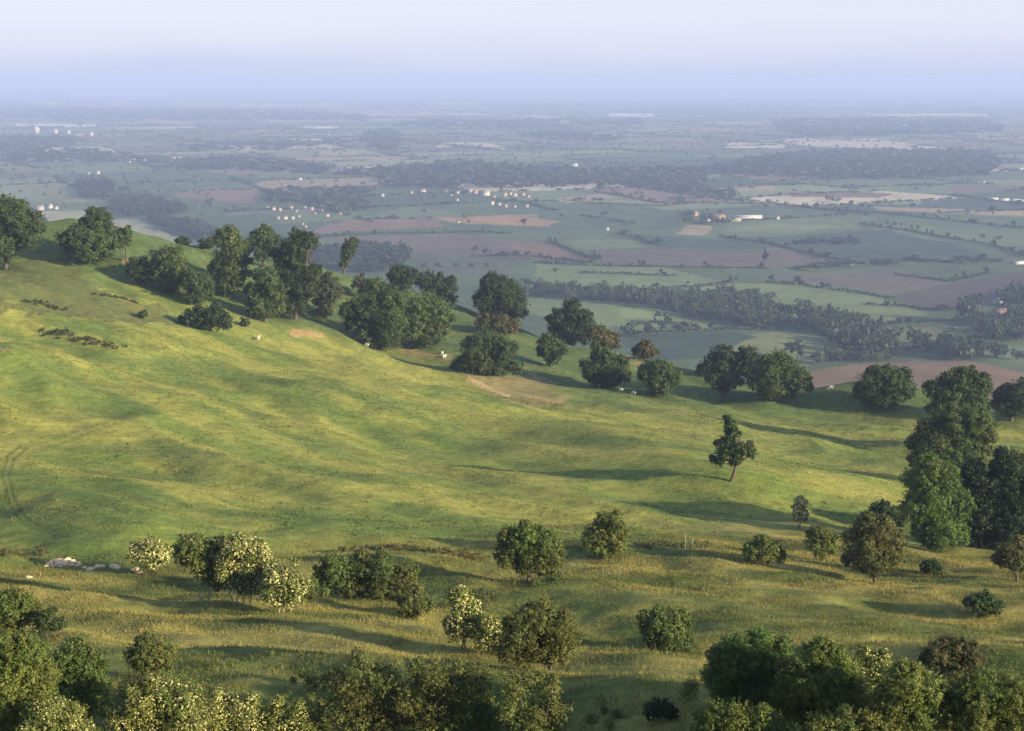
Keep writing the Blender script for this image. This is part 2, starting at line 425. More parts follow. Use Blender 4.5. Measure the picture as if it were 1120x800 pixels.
tag(ground, 'grassy hillside falling to the wide vale of fields', kind='structure')
print('ground', nr, nc)

# ------------------------------------------------------------------ foliage building blocks
def unit(v): return v / np.maximum(np.linalg.norm(v, axis=-1, keepdims=True), 1e-9)

def leaf_cards(c, nrm, size, asp=.62):
    m = len(c)
    t = unit(np.cross(nrm, rng.normal(size=(m, 3)))); b = np.cross(nrm, t)
    s = size[:, None]
    v = np.stack([c - t * s, c - b * s * asp + t * s * .12, c + t * s, c + b * s * asp + t * s * .12], 1).reshape(-1, 3)
    return v, np.arange(4 * m).reshape(m, 4)

def lobe_leaves(ctr, r, num, size, col, var=.3, squash=.9, sub=16, loose=.3, sprig=.09):
    """leaf sprays gathered in small clumps over a lobe of the crown"""
    ds = unit(rng.normal(size=(sub, 3)) + np.array([0, 0, .15]))
    sc_ = ctr + ds * np.array([1, 1, squash]) * r * rng.uniform(.58, .98, (sub, 1))
    sr = r * rng.uniform(.17, .36, sub)
    shade = rng.uniform(1 - var * .8, 1 + var * .8, sub)
    k = rng.integers(0, sub, num)
    off = unit(rng.normal(size=(num, 3))) * (rng.uniform(0, 1, (num, 1)) ** .45)
    p = sc_[k] + off * sr[k, None]
    far = rng.uniform(size=num) < .12
    p[far] = ctr + unit(rng.normal(size=(far.sum(), 3))) * r * rng.uniform(.2, 1.0 + loose * .5, (far.sum(), 1)) * np.array([1, 1, squash])
    sp = rng.uniform(size=num) < sprig                       # sprigs standing out of the outline
    if sp.any():
        ns = max(6, sub)
        sd = unit(rng.normal(size=(ns, 3)) + np.array([0, 0, .35])); kk = rng.integers(0, ns, sp.sum()); tt_ = rng.uniform(.75, 1.0, ns)[kk] + rng.uniform(0, .30 + sprig, sp.sum())
        p[sp] = ctr + sd[kk] * (r * tt_)[:, None] * np.array([1, 1, squash]) + rng.normal(size=(sp.sum(), 3)) * r * .045
    nr_ = unit(unit(p - ctr) * .8 + off * .5 + rng.normal(size=(num, 3)) * .55)
    s = size * rng.uniform(.55, 1.3, num)
    v, f = leaf_cards(p, nr_, s)
    cc = np.array(col)[None] * (shade[k] * rng.uniform(1 - var, 1 + var, num))[:, None]
    cc = cc * (1 + rng.normal(size=(num, 1)) * np.array([[.10, .03, .06]]))
    return v, f, np.repeat(np.clip(cc, .004, .9), 4, 0)

def merge(parts):
    V, Fs, C, o = [], [], [], 0
    for v, f, c in parts:
        V.append(v); Fs.append(f + o); C.append(c); o += len(v)
    return np.concatenate(V), np.concatenate(Fs), np.concatenate(C)

def tube(pts, rad, sides=7):
    pts = np.asarray(pts, float); m = len(pts)
    d = unit(np.gradient(pts, axis=0)); V = []
    for i in range(m):
        a = np.cross(d[i], [.3, .9, .2]); a /= np.linalg.norm(a) + 1e-9; b = np.cross(d[i], a)
        th = np.linspace(0, 2 * np.pi, sides, endpoint=False)
        V.append(pts[i] + rad[i] * (np.cos(th)[:, None] * a + np.sin(th)[:, None] * b))
    V = np.concatenate(V); Fq = []
    for i in range(m - 1):
        for k in range(sides):
            Fq.append([i * sides + k, i * sides + (k + 1) % sides, (i + 1) * sides + (k + 1) % sides, (i + 1) * sides + k])
    return V, np.array(Fq), np.zeros((len(V), 3))

def limb(a, b, r0, r1, bend=.12, m=5):
    a = np.asarray(a, float); b = np.asarray(b, float); t = np.linspace(0, 1, m)[:, None]
    L = np.linalg.norm(b - a)
    off = rng.normal(size=3) * bend * L
    p = a + (b - a) * t + np.sin(np.pi * t) * off
    return tube(p, r0 + (r1 - r0) * t[:, 0])

OAK = (.056, .088, .025); ASH = (.074, .108, .029); HAW = (.118, .152, .033); BRIGHT = (.100, .152, .032); BRN = (.086, .088, .030)
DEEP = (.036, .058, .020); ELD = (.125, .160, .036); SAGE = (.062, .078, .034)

def tree(name, label, cat, base, lobes, col=OAK, leaf=2.2, d=None, group=None, flower=0, stems=1, trunk=2.2, lai=2.1, dens=1.0, bark=None, depth=1.0, lean=None, fat=1.13):
    """a tree or bush: trunk and limbs, a crown of leaf sprays, blossom where it flowers; lobes are given as the photo shows them"""
    if d is None: b = at(*base)
    else:
        b = point(base[0], base[1], d); b[2] = hz(b[0], b[1])
    d = b[1]
    if d > 530: print('FAR', name, base, d)
    leaf = leaf * .84
    k = d / F * 1.03                      # metres per photo pixel there
    root = empty(name, b)
    tag(root, label, cat, group)
    ex = []
    for lx, ly, lr in lobes:
        for _ in range(2 if lr * d / F > .45 else 1):
            a_ = rng.uniform(-.3, math.pi + .3); q_ = rng.uniform(.30, .48)
            ex.append((lx + math.cos(a_) * lr * .95, ly - math.sin(a_) * lr * .95, lr * q_))
    lobes = list(lobes) + ex
    parts, sites, links = [], [], []
    hgt = max((base[1] - ly + lr) for lx, ly, lr in lobes) * k
    for lx, ly, lr in lobes:
        c = point(lx, ly, d + rng.uniform(-.35, .35) * lr * k) - b
        lr = lr * fat; r = lr * k
        sites.append((c, r))
        sz = leaf * k * .5
        num = int(lai * 4 * math.pi * lr * lr / (leaf * leaf * .62) * dens)
        num = max(60, min(num, 16000))
        sub = int(np.clip(lr * 1.4, 10, 46)); near = d < 85
        col_ = np.array(col) * rng.uniform(.82, 1.2) * np.array([rng.uniform(.9, 1.15), 1, 1])
        parts.append(lobe_leaves(c, r, num, sz, col_, sub=sub, sprig=.22 if near else .10))
        for sgn in (1, -1):               # the crown is as deep as it is wide
            c2 = c + np.array([rng.uniform(-.3, .3) * r, sgn * r * .75 * depth, rng.uniform(-.25, .15) * r])
            parts.append(lobe_leaves(c2, r * .8, int(num * (.45 if sgn > 0 else .55)), sz, col_, sub=sub, sprig=.20 if near else .10))
            sites.append((c2, r * .8)); links.append((c, c2))
    v, f, c = merge(parts)
    # keep leaves above the ground
    cr = mesh_np('crown', v, f, M_LEAF, root, col=c)
    tp = []
    main = sites[0::3]
    top = max(s[0][2] for s in main)
    r0 = trunk * k
    if stems == 1:
        low = min(s[0][2] - s[1] * .55 for s in main)
        fork = np.array([np.mean([s[0][0] for s in main]) * .45, 0, max(low, hgt * .16)])
        if lean: fork[0] += lean * k
        tp.append(limb((0, 0, -.5), fork, r0 * 1.25, r0 * .85, .05))
        for c_, r_ in main: tp.append(limb(fork, c_ + np.array([0, 0, r_ * .2]), r0 * .6, r0 * .12, .10, 6))
    else:
        for s in range(stems):
            c_, r_ = main[s % len(main)]
            a = np.array([c_[0] * .45 + rng.normal() * r0, rng.normal() * r0, 0]); a[2] = hz(a[0] + b[0], a[1] + b[1]) - b[2] - .2
            q_ = limb(a, c_ + np.array([0, 0, r_ * .1]), r0 * .7, r0 * .25, .08, 6)
            tp.append(tube(np.r_[[(0, 0, -.9)], q_[0].reshape(6, 7, 3).mean(1)], np.r_[r0 * .7, np.linspace(r0 * .7, r0 * .25, 6)]))
    for a_, b_ in links: tp.append(limb(a_, b_, r0 * .22 + .01, r0 * .12 + .006, .08, 4))
    for c_, r_ in sites:
        for q in range(4):
            e = c_ + unit(rng.normal(size=3) + [0, 0, .3]) * r_ * .85
            tp.append(limb(c_, e, r0 * .16 + .01, r0 * .05 + .004, .12, 4))
    v, f, c = merge(tp)
    mesh_np('trunk' if stems == 1 else 'stem', v, f, bark or M_BARK, root, smooth=True)
    if flower:
        fp = []
        for c_, r_ in sites:
            m = int(flower * 4 * math.pi * (r_ / k) ** 2 / 19)
            dirs = unit(rng.normal(size=(m, 3)) + [0, 0, .35])
            p = c_ + dirs * np.array([1, 1, .9]) * r_ * rng.uniform(.80, 1.08, (m, 1))
            nrm = unit(dirs + rng.normal(size=(m, 3)) * .35 + [0, 0, .4])
            s = k * rng.uniform(.5, 1.2, m)
            for q in range(2):
                v, f = leaf_cards(p + rng.normal(size=(m, 3)) * k * .7 * q, unit(nrm + rng.normal(size=(m, 3)) * .3), s * (1 - .3 * q), .9)
                cc = np.array([[.76, .70, .30]]) * rng.uniform(.7, 1.1, (m, 1))
                fp.append((v, f, np.repeat(cc, 4, 0)))
        v, f, c = merge(fp)
        mesh_np('blossom', v, f, M_LEAF, root, col=c)
    return root

exec_trees = []
# ------------------------------------------------------------------ trees on the hill (pixels of the photo give place and outline)
T = tree
T('ash_tree', 'tall spreading dark tree at the top of the hill, cut by the frame edge', 'tree', (6, 294), [(12, 238, 19), (30, 247, 14), (-6, 248, 22), (8, 265, 18), (32, 262, 11), (20, 228, 9), (-10, 272, 18), (2, 283, 9)], OAK, 2.4)
T('oak_tree', 'broad dark tree with a round raised top on the ridge beside the frame edge tree', 'tree', (102, 288), [(108, 240, 12), (100, 258, 17), (80, 264, 14), (120, 265, 15), (104, 274, 14), (72, 260, 8), (132, 257, 8), (94, 250, 10)], OAK, 2.3)
T('small_tree', 'thin small tree leaning just behind the round topped ridge tree', 'tree', (138, 286), [(139, 257, 5), (138, 264, 5), (140, 250, 3)], ASH, 2.0, trunk=.9)
T('ridge_bush', 'small dome shaped dark bush alone on the skyline of the ridge', 'bush', (200, 268), [(200, 264, 5), (196, 265, 4), (204, 265, 4)], DEEP, 1.9, trunk=1)
T('ridge_bush', 'half hidden dark bush on the skyline beside the tall ridge trees', 'bush', (227, 271), [(224, 267, 6), (230, 266, 6)], DEEP, 1.9, trunk=1)
T('hawthorn_tree', 'short dark tree standing in front of the paler broad hillside tree', 'tree', (153, 312), [(152, 290, 9), (158, 297, 9), (148, 300, 8), (160, 304, 7)], OAK, 2.2, trunk=1.3)
T('ash_tree', 'pale green rounded tree in the upper hillside belt, beside the short dark one', 'tree', (185, 320), [(184, 283, 13), (178, 297, 13), (194, 298, 13), (186, 308, 12), (190, 290, 10)], ASH, 2.2)
T('hawthorn_tree', 'low rounded tree below the rounded pale tree, foot in long grass', 'tree', (214, 332), [(210, 306, 10), (220, 310, 11), (213, 320, 12), (226, 322, 7)], OAK, 2.2, trunk=1.3)
T('oak_tree', 'tall tree with a two tiered crown in the upper hillside belt', 'tree', (250, 325), [(249, 262, 13), (258, 270, 12), (246, 284, 14), (258, 296, 14), (240, 297, 10), (252, 310, 12), (266, 284, 8)], ASH, 2.3)
T('oak_tree', 'dark tree with a broad crown on the skyline behind the belt', 'tree', (288, 292), [(288, 258, 11), (279, 266, 10), (297, 266, 9), (288, 274, 11)], OAK, 2.2)
T('willow_tree', 'pale drooping tree in front of the tallest dark belt tree', 'tree', (290, 352), [(291, 305, 13), (283, 320, 13), (299, 322, 13), (290, 335, 14), (277, 336, 8), (303, 337, 8)], ASH, 2.2)
T('oak_tree', 'tallest dark tree of the hillside belt, with a flat spreading top', 'tree', (322, 350), [(326, 269, 14), (312, 276, 13), (338, 264, 10), (322, 292, 16), (314, 312, 15), (330, 316, 16), (322, 333, 14), (340, 300, 10)], DEEP, 2.3)
T('ash_tree', 'grey green slender tree at the outer end of the hillside belt', 'tree', (356, 348), [(358, 310, 10), (352, 320, 11), (364, 322, 10), (356, 333, 12)], SAGE, 2.2, trunk=1.4)
T('leaning_tree', 'slim ivy clad tree leaning over on the skyline', 'tree', (375, 296), [(384, 268, 7), (380, 276, 7), (377, 284, 5), (375, 290, 4), (388, 266, 5)], OAK, 2.0, trunk=1, d=512)
T('ash_tree', 'small half bare tree on the slope below the leaning skyline tree', 'tree', (395, 328), [(394, 307, 7), (401, 311, 6), (390, 313, 5), (397, 318, 5)], SAGE, 2.2, dens=.45, trunk=.9)
T('hawthorn_bush', 'wide dark round bush alone on the open upper slope', 'bush', (226, 361), [(222, 348, 12), (236, 347, 12), (208, 351, 10), (244, 352, 9), (226, 354, 10)], DEEP, 2.1, stems=4, trunk=1.2)
T('hawthorn_bush', 'tiny round bush on open grass left by the wide dark bush', 'bush', (157, 348), [(157, 344, 4), (154, 345, 3)], OAK, 1.8, stems=2, trunk=.6)
T('hawthorn_bush', 'tiny upright bush between the wide dark bush and orange scar', 'bush', (268, 357), [(268, 352, 4.5), (270, 354, 3)], OAK, 1.8, stems=2, trunk=.6)
T('oak_tree', 'broad dark tree forming the big clump in mid slope', 'tree', (415, 381), [(412, 330, 18), (396, 346, 18), (424, 346, 20), (404, 362, 17), (428, 364, 16), (386, 356, 9), (432, 330, 14), (416, 372, 11)], OAK, 2.3)
T('ash_tree', 'greyer tree joined to the big dark clump in mid slope', 'tree', (463, 379), [(462, 338, 17), (478, 344, 15), (456, 356, 17), (472, 362, 15), (488, 350, 8), (448, 346, 12), (462, 370, 10)], ASH, 2.3)
T('oak_tree', 'dark crown rising behind the big mid slope clump on the ridge', 'tree', (440, 318), [(436, 300, 10), (446, 302, 10), (440, 310, 10)], DEEP, 2.2, trunk=1.4)
T('oak_tree', 'wide low ridge tree whose crown trails down behind the mid slope clump', 'tree', (475, 324), [(465, 306, 10), (477, 310, 11), (488, 314, 10), (494, 328, 6), (470, 317, 9)], DEEP, 2.2, trunk=1.4, d=510)
T('hawthorn_bush', 'grey scrubby bush on the ridge under the big pointed tree', 'bush', (545, 364), [(530, 354, 9), (545, 356, 11), (560, 358, 8)], BRN, 2.2, stems=3, trunk=1)
T('oak_tree', 'big dark tree with a domed crown alone on the ridge crest', 'tree', (546, 354), [(541, 312, 12), (548, 322, 17), (532, 326, 13), (560, 332, 15), (545, 340, 16), (568, 342, 9), (526, 328, 8), (536, 306, 6)], DEEP, 2.3)
T('oak_tree', 'spreading low tree at the upper edge of the bare brown bank', 'tree', (535, 410), [(532, 376, 15), (516, 382, 12), (550, 382, 13), (524, 396, 15), (546, 397, 14), (564, 402, 8), (506, 398, 9), (536, 402, 10)], OAK, 2.3, trunk=1.8)
T('hawthorn_bush', 'low scrub at the foot of the spreading tree by the brown bank', 'bush', (505, 404), [(503, 399, 5), (511, 401, 5), (497, 401, 4)], OAK, 2.0, stems=2, trunk=.7)
T('ash_tree', 'small rounded tree with a bare stem alone on the saddle slope', 'tree', (603, 401), [(602, 376, 10), (594, 382, 9), (610, 383, 9), (604, 389, 9), (597, 372, 6), (603, 394, 6)], OAK, 2.2, trunk=1.4)
T('oak_tree', 'dark wide crowned tree just over the ridge past the domed tree', 'tree', (627, 372), [(625, 341, 11), (614, 351, 12), (636, 351, 12), (626, 358, 13), (643, 360, 8), (608, 358, 7), (624, 366, 12), (640, 368, 9), (612, 366, 9)], DEEP, 2.2, d=476)
T('hawthorn_bush', 'dull bush trailing down the ridge from the dark wide tree', 'bush', (658, 378), [(654, 366, 10), (664, 370, 9), (672, 376, 6), (660, 378, 8)], BRN, 2.1, stems=3, trunk=1, d=462)
T('oak_tree', 'dark tree with a narrow upper lobe beside the grazing sheep', 'tree', (662, 424), [(658, 384, 9), (662, 396, 13), (650, 402, 12), (674, 404, 13), (660, 411, 13), (684, 411, 7), (645, 410, 7), (652, 378, 5), (662, 418, 9), (674, 416, 8), (650, 416, 7)], OAK, 2.2)
T('hawthorn_bush', 'rusty domed bush on the skyline beyond the sheep', 'bush', (704, 393), [(704, 383, 9), (697, 386, 6), (712, 386, 7)], BRN, 2.1, stems=3, trunk=1)
T('oak_tree', 'mid green round tree just past the grazing sheep', 'tree', (720, 433), [(720, 402, 10), (710, 410, 11), (731, 411, 11), (720, 418, 13), (738, 416, 6), (718, 425, 9), (728, 424, 7)], ASH, 2.2)
T('ash_tree', 'pale tree with a clear stout trunk in front of darker trees', 'tree', (793, 439), [(791, 408, 10), (782, 416, 9), (801, 415, 10), (791, 420, 10)], SAGE, 2.2, trunk=2.4)
T('oak_tree', 'dark tree behind the pale stout trunked tree', 'tree', (792, 418), [(790, 389, 11), (780, 399, 10), (801, 396, 10), (790, 405, 11), (768, 404, 7)], DEEP, 2.2)
T('oak_tree', 'dark rounded tree between the pale trunked tree and the broad oak', 'tree', (820, 420), [(820, 391, 11), (811, 400, 10), (829, 402, 10), (820, 408, 11)], DEEP, 2.2)
T('oak_tree', 'broad lit oak on the shoulder above the lone meadow tree', 'tree', (850, 438), [(850, 398, 13), (838, 408, 14), (864, 408, 14), (850, 418, 15), (874, 416, 10), (828, 420, 8), (884, 424, 5), (846, 428, 9), (862, 428, 8), (834, 428, 7)], ASH, 2.2)
T('oak_tree', 'rounded dark oak standing behind the grassy mound', 'tree', (968, 446), [(966, 410, 12), (953, 417, 13), (980, 416, 13), (966, 425, 15), (992, 423, 9), (944, 428, 9), (964, 436, 10), (980, 434, 9), (950, 436, 8), (996, 430, 6), (938, 433, 5)], OAK, 2.2)
T('oak_tree', 'lone crooked tree with a bare leaning trunk in the meadow', 'tree', (797, 526), [(799, 465, 9), (801, 477, 8), (791, 492, 10), (804, 492, 11), (817, 491, 9), (786, 503, 8), (804, 504, 7), (821, 497, 6), (795, 484, 8)], OAK, 2.4, trunk=1.9, lean=6, fat=1.03, dens=1.1)
T('oak_tree', 'tall dark tree at the back of the right hand clump against the brown field', 'tree', (1052, 486), [(1048, 416, 12), (1032, 428, 16), (1062, 428, 15), (1076, 420, 10), (1046, 444, 16), (1026, 446, 12), (1070, 444, 13), (1050, 462, 14), (1060, 408, 7)], OAK, 2.4)
T('oak_tree', 'big lit tree in the middle of the right hand clump', 'tree', (1042, 532), [(1040, 462, 17), (1062, 462, 17), (1022, 476, 17), (1050, 482, 19), (1076, 474, 13), (1010, 492, 15), (1036, 500, 18), (1064, 500, 16), (1004, 504, 10)], ASH, 2.4)
T('sycamore_tree', 'bright green full crowned tree at the front of the right hand clump', 'tree', (1024, 604), [(1020, 515, 16), (1006, 528, 16), (1036, 528, 15), (1020, 546, 21), (1044, 552, 16), (1004, 558, 16), (1030, 572, 20), (1010, 582, 14), (1044, 584, 13), (1026, 592, 12), (1052, 544, 10)], BRIGHT, 2.5)
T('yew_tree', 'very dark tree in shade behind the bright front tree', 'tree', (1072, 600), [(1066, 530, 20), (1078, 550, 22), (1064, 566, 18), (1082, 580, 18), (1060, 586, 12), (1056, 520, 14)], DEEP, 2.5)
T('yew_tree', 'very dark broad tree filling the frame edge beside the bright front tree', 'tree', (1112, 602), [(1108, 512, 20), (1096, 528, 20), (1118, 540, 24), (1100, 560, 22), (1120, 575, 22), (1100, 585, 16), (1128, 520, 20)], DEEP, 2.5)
T('oak_tree', 'dark tree at the frame edge beyond the green slope', 'tree', (1106, 460), [(1104, 434, 13), (1116, 432, 14), (1094, 440, 10), (1108, 445, 12), (1124, 442, 12)], DEEP, 2.3)
T('hawthorn_bush', 'dark thicket behind the thorn tree, under the bright front tree', 'bush', (968, 574), [(962, 560, 9), (974, 565, 10), (952, 566, 8), (984, 572, 8), (966, 553, 6)], DEEP, 2.2, stems=4, trunk=1)
T('hawthorn_tree', 'round thorn tree with a short trunk before the bright front tree', 'tree', (956, 638), [(955, 582, 18), (940, 592, 16), (972, 594, 16), (955, 606, 20), (936, 610, 12), (976, 610, 12), (956, 620, 14), (944, 574, 8), (968, 574, 9)], (0.109, 0.118, 0.033), 2.3, trunk=2)
T('hawthorn_tree', 'small round thorn tree next to the taller short trunked thorn', 'tree', (898, 612), [(898, 584, 10), (890, 592, 10), (906, 592, 10), (898, 600, 9), (908, 600, 6)], HAW, 2.2, trunk=1.2)
T('elder_bush', 'small thin flowering elder standing in meadow shade', 'bush', (874, 578), [(876, 550, 6), (872, 557, 5), (877, 562, 6), (871, 566, 5), (880, 567, 4)], ELD, 2.0, flower=4, stems=2, trunk=.8)
T('hawthorn_bush', 'low leafy bush on the rough bank below the lone meadow tree', 'bush', (835, 619), [(836, 594, 9), (826, 602, 11), (846, 602, 10), (836, 608, 10), (820, 609, 7), (853, 610, 6)], HAW, 2.3, stems=4, trunk=1)
T('hawthorn_tree', 'bushy two lobed thorn tree on the meadow edge', 'tree', (662, 608), [(668, 572, 13), (656, 583, 13), (672, 586, 12), (648, 592, 11), (664, 597, 11), (676, 598, 9)], HAW, 2.3, trunk=1.6)
T('hawthorn_tree', 'round crowned thorn tree with a dark short trunk in mid view', 'tree', (580, 638), [(578, 586, 13), (562, 594, 15), (596, 594, 15), (556, 608, 13), (580, 606, 18), (604, 608, 13), (570, 618, 11), (596, 618, 12), (588, 582, 9)], HAW, 2.3, trunk=2.1)
T('hawthorn_bush', 'wide bush mass in the hollow past the flowering elder clump', 'bush', (402, 655), [(370, 622, 16), (392, 618, 14), (416, 622, 17), (440, 628, 15), (358, 638, 13), (384, 640, 15), (410, 640, 15), (434, 642, 13), (452, 640, 9), (350, 626, 8)], (0.109, 0.135, 0.034), 2.4, stems=6, trunk=1.4)
T('hawthorn_bush', 'small round bush in front of the wide bush mass', 'bush', (452, 679), [(452, 656, 13), (442, 662, 10), (463, 663, 10), (452, 668, 10)], (0.112, 0.129, 0.033), 2.3, stems=3, trunk=1)
T('elder_bush', 'round flowering elder bush beside the pale stones', 'bush', (162, 627), [(164, 601, 14), (154, 606, 11), (175, 607, 11), (164, 613, 11)], ELD, 2.2, flower=1.9, stems=3, trunk=1)
T('elder_tree', 'dark leaved elder at the shaded end of the flowering clump', 'tree', (232, 658), [(206, 600, 13), (220, 596, 12), (222, 614, 15), (236, 606, 14), (230, 628, 14), (242, 636, 10), (200, 612, 9), (240, 592, 8)], ELD, 2.3, flower=.25, stems=2, trunk=1.3, bark=M_PALEBARK)
T('elder_tree', 'largest elder of the clump, smothered in cream blossom', 'tree', (258, 662), [(256, 598, 13), (272, 600, 13), (284, 606, 12), (254, 614, 15), (272, 618, 15), (262, 634, 14), (284, 628, 13), (246, 628, 11), (276, 642, 9), (292, 616, 9)], ELD, 2.3, flower=1.5, stems=4, trunk=1.3, bark=M_PALEBARK)
T('elder_tree', 'low elder with a leaning pale stem at the outer end of the flowering clump', 'tree', (306, 671), [(300, 630, 12), (312, 640, 14), (326, 642, 11), (302, 652, 12), (320, 655, 10), (292, 646, 10), (321, 616, 5)], ELD, 2.3, flower=1.1, stems=4, trunk=1.2, bark=M_PALEBARK)
T('hawthorn_bush', 'small dull bush leaning on the outer flowering elder', 'bush', (337, 664), [(338, 640, 8), (334, 650, 8), (341, 652, 6)], HAW, 2.2, stems=2, trunk=.8)
T('elder_tree', 'upright elder with heavy cream blossom beside the broad thorn', 'tree', (508, 710), [(502, 650, 10), (508, 664, 13), (514, 676, 13), (500, 680, 12), (512, 690, 10), (526, 676, 8), (496, 692, 8)], ELD, 2.5, flower=1.2, stems=2, trunk=1.4)
T('elder_bush', 'lower elder shoots with scattered blossom joining elder and thorn', 'bush', (534, 714), [(534, 680, 9), (540, 690, 11), (530, 698, 11), (544, 702, 10)], ELD, 2.5, flower=.6, stems=3, trunk=1)
T('hawthorn_tree', 'broad spreading thorn tree with a sloping trunk beside the upright elder', 'tree', (612, 738), [(590, 674, 17), (572, 684, 17), (610, 686, 18), (560, 700, 16), (588, 702, 19), (616, 706, 17), (576, 716, 15), (604, 718, 15), (626, 698, 10), (552, 716, 11)], (0.124, 0.135, 0.036), 2.5, trunk=2.4, dens=.8)
T('hawthorn_bush', 'dense dark oval bush alone on the straw coloured slope', 'bush', (728, 715), [(716, 681, 15), (734, 684, 17), (746, 690, 12), (712, 690, 12), (732, 700, 14), (748, 702, 9), (716, 700, 11)], (0.094, 0.135, 0.033), 2.5, stems=4, trunk=1.4)
T('hawthorn_bush', 'small dark bush near the frame edge on the grassy bank', 'bush', (1075, 676), [(1075, 658, 11), (1066, 662, 10), (1085, 662, 10), (1075, 667, 9)], OAK, 2.4, stems=3, trunk=1)
T('hawthorn_bush', 'brownish rounded bush above the leafy thicket by the frame edge', 'bush', (1040, 738), [(1040, 710, 15), (1024, 716, 14), (1056, 716, 14), (1040, 724, 14), (1016, 722, 9), (1066, 724, 9)], BRN, 2.5, stems=4, trunk=1.4)
T('hawthorn_bush', 'tiny dark bush at the foot of the bright front tree', 'bush', (1020, 628), [(1020, 620, 8), (1013, 622, 6), (1027, 622, 6)], OAK, 2.2, stems=2, trunk=.8)
T('hawthorn_tree', 'dull thorn tree half cut by the frame edge under the dark broad tree', 'tree', (1112, 636), [(1106, 606, 14), (1118, 604, 15), (1096, 612, 9), (1112, 616, 12)], (0.104, 0.118, 0.033), 2.4, trunk=1.5)
T('hawthorn_bush', 'tiny black looking bush in the shaded grass hollow', 'bush', (722, 788), [(722, 774, 10), (712, 778, 8), (732, 777, 8)], DEEP, 2.5, stems=2, trunk=.9)
# the near thickets
T('hawthorn_bush', 'dense rounded dark green bush, the tallest in the near thicket', 'bush', (826, 782), [(824, 716, 22), (800, 724, 20), (848, 722, 20), (790, 742, 17), (822, 744, 24), (852, 746, 20), (800, 760, 18), (830, 766, 18), (784, 730, 10)], (0.094, 0.156, 0.036), 2.7, stems=5, trunk=1.8)
T('hawthorn_bush', 'olive bush in the middle of the near thicket', 'bush', (905, 806), [(900, 726, 22), (880, 740, 22), (922, 738, 22), (868, 758, 20), (900, 762, 26), (930, 764, 22), (880, 782, 20), (912, 786, 20), (890, 716, 12)], HAW, 2.7, stems=5, trunk=1.8)
T('elder_bush', 'elder in the near thicket with one cluster of cream blossom', 'bush', (958, 792), [(954, 724, 16), (942, 736, 16), (966, 736, 16), (954, 752, 18), (972, 758, 16), (946, 770, 14)], ELD, 2.7, flower=.9, stems=3, trunk=1.4)
T('hawthorn_bush', 'yellow green leafy bush in the near thicket next the blossom cluster', 'bush', (1000, 820), [(990, 748, 20), (1012, 756, 20), (974, 768, 20), (998, 778, 22), (1024, 780, 20), (970, 790, 16)], (0.140, 0.170, 0.039), 2.8, stems=4, trunk=1.6)
T('hawthorn_bush', 'large leafy bush in the bottom corner of the near thicket', 'bush', (1084, 826), [(1080, 756, 22), (1056, 764, 20), (1104, 758, 22), (1066, 784, 22), (1096, 784, 24), (1120, 776, 20), (1044, 788, 16)], (0.124, 0.160, 0.038), 2.8, stems=5, trunk=1.6)
T('hawthorn_bush', 'low olive bush along the bottom edge under the tallest thicket bush', 'bush', (800, 838), [(786, 784, 15), (808, 788, 16), (830, 790, 16), (850, 794, 14), (770, 796, 12), (796, 804, 18), (826, 808, 18)], HAW, 2.8, stems=4, trunk=1.4)
T('hawthorn_bush', 'low bush with twiggy tips along the bottom edge below the olive thicket', 'bush', (930, 838), [(900, 800, 16), (926, 796, 17), (952, 796, 17), (976, 802, 14), (930, 812, 20), (876, 806, 12)], (0.131, 0.160, 0.039), 2.8, stems=4, trunk=1.4)
T('hawthorn_bush', 'rounded bush at the frame edge above the tall corner bush', 'bush', (20, 698), [(18, 664, 15), (4, 660, 15), (32, 670, 12), (14, 678, 14), (-4, 674, 14)], HAW, 2.6, stems=3, trunk=1.2)
T('hawthorn_bush', 'small dark bush next to the rounded frame edge bush', 'bush', (55, 697), [(52, 677, 11), (62, 684, 8), (45, 684, 9)], OAK, 2.5, stems=3, trunk=1)
T('hawthorn_bush', 'lone round bush in straw grass beyond the flowering thicket', 'bush', (163, 743), [(164, 710, 14), (150, 718, 12), (178, 717, 13), (163, 724, 14), (184, 724, 7)], (0.120, 0.139, 0.036), 2.6, stems=4, trunk=1.3)
T('hawthorn_bush', 'tall olive bush in the bottom corner at the frame edge', 'bush', (20, 818), [(14, 712, 18), (34, 718, 18), (-4, 730, 22), (24, 740, 24), (46, 742, 18), (10, 766, 24), (38, 768, 20), (6, 790, 20)], HAW, 2.8, stems=5, trunk=1.8)
T('hawthorn_bush', 'dark leaved bush between the tall corner bush and the flowering thicket', 'bush', (88, 806), [(82, 714, 16), (96, 728, 17), (70, 730, 16), (86, 748, 20), (104, 748, 14), (84, 772, 18), (66, 768, 16)], (0.098, 0.139, 0.034), 2.8, stems=4, trunk=1.5)
T('elder_bush', 'flowering elder bush low in the bottom corner', 'bush', (66, 832), [(58, 780, 17), (78, 784, 14), (40, 792, 16), (64, 798, 18), (88, 802, 14)], ELD, 2.8, flower=.9, stems=3, trunk=1.4)
T('elder_bush', 'tallest elder of the flowering thicket along the bottom edge', 'bush', (180, 836), [(180, 758, 19), (158, 768, 18), (202, 768, 18), (140, 786, 18), (174, 788, 22), (204, 790, 20), (126, 800, 14)], ELD, 2.8, flower=.9, stems=4, trunk=1.5)
T('elder_bush', 'elder thick with small cream flowers in the middle of the bottom edge thicket', 'bush', (252, 838), [(240, 774, 18), (262, 776, 17), (226, 792, 18), (250, 798, 20), (276, 794, 17)], ELD, 2.8, flower=1.1, stems=3, trunk=1.4)
T('elder_bush', 'elder with sparse flowers at the inner end of the bottom edge thicket', 'bush', (320, 840), [(308, 782, 16), (326, 786, 16), (294, 798, 16), (318, 802, 18), (342, 800, 14)], ELD, 2.8, flower=.8, stems=3, trunk=1.4)
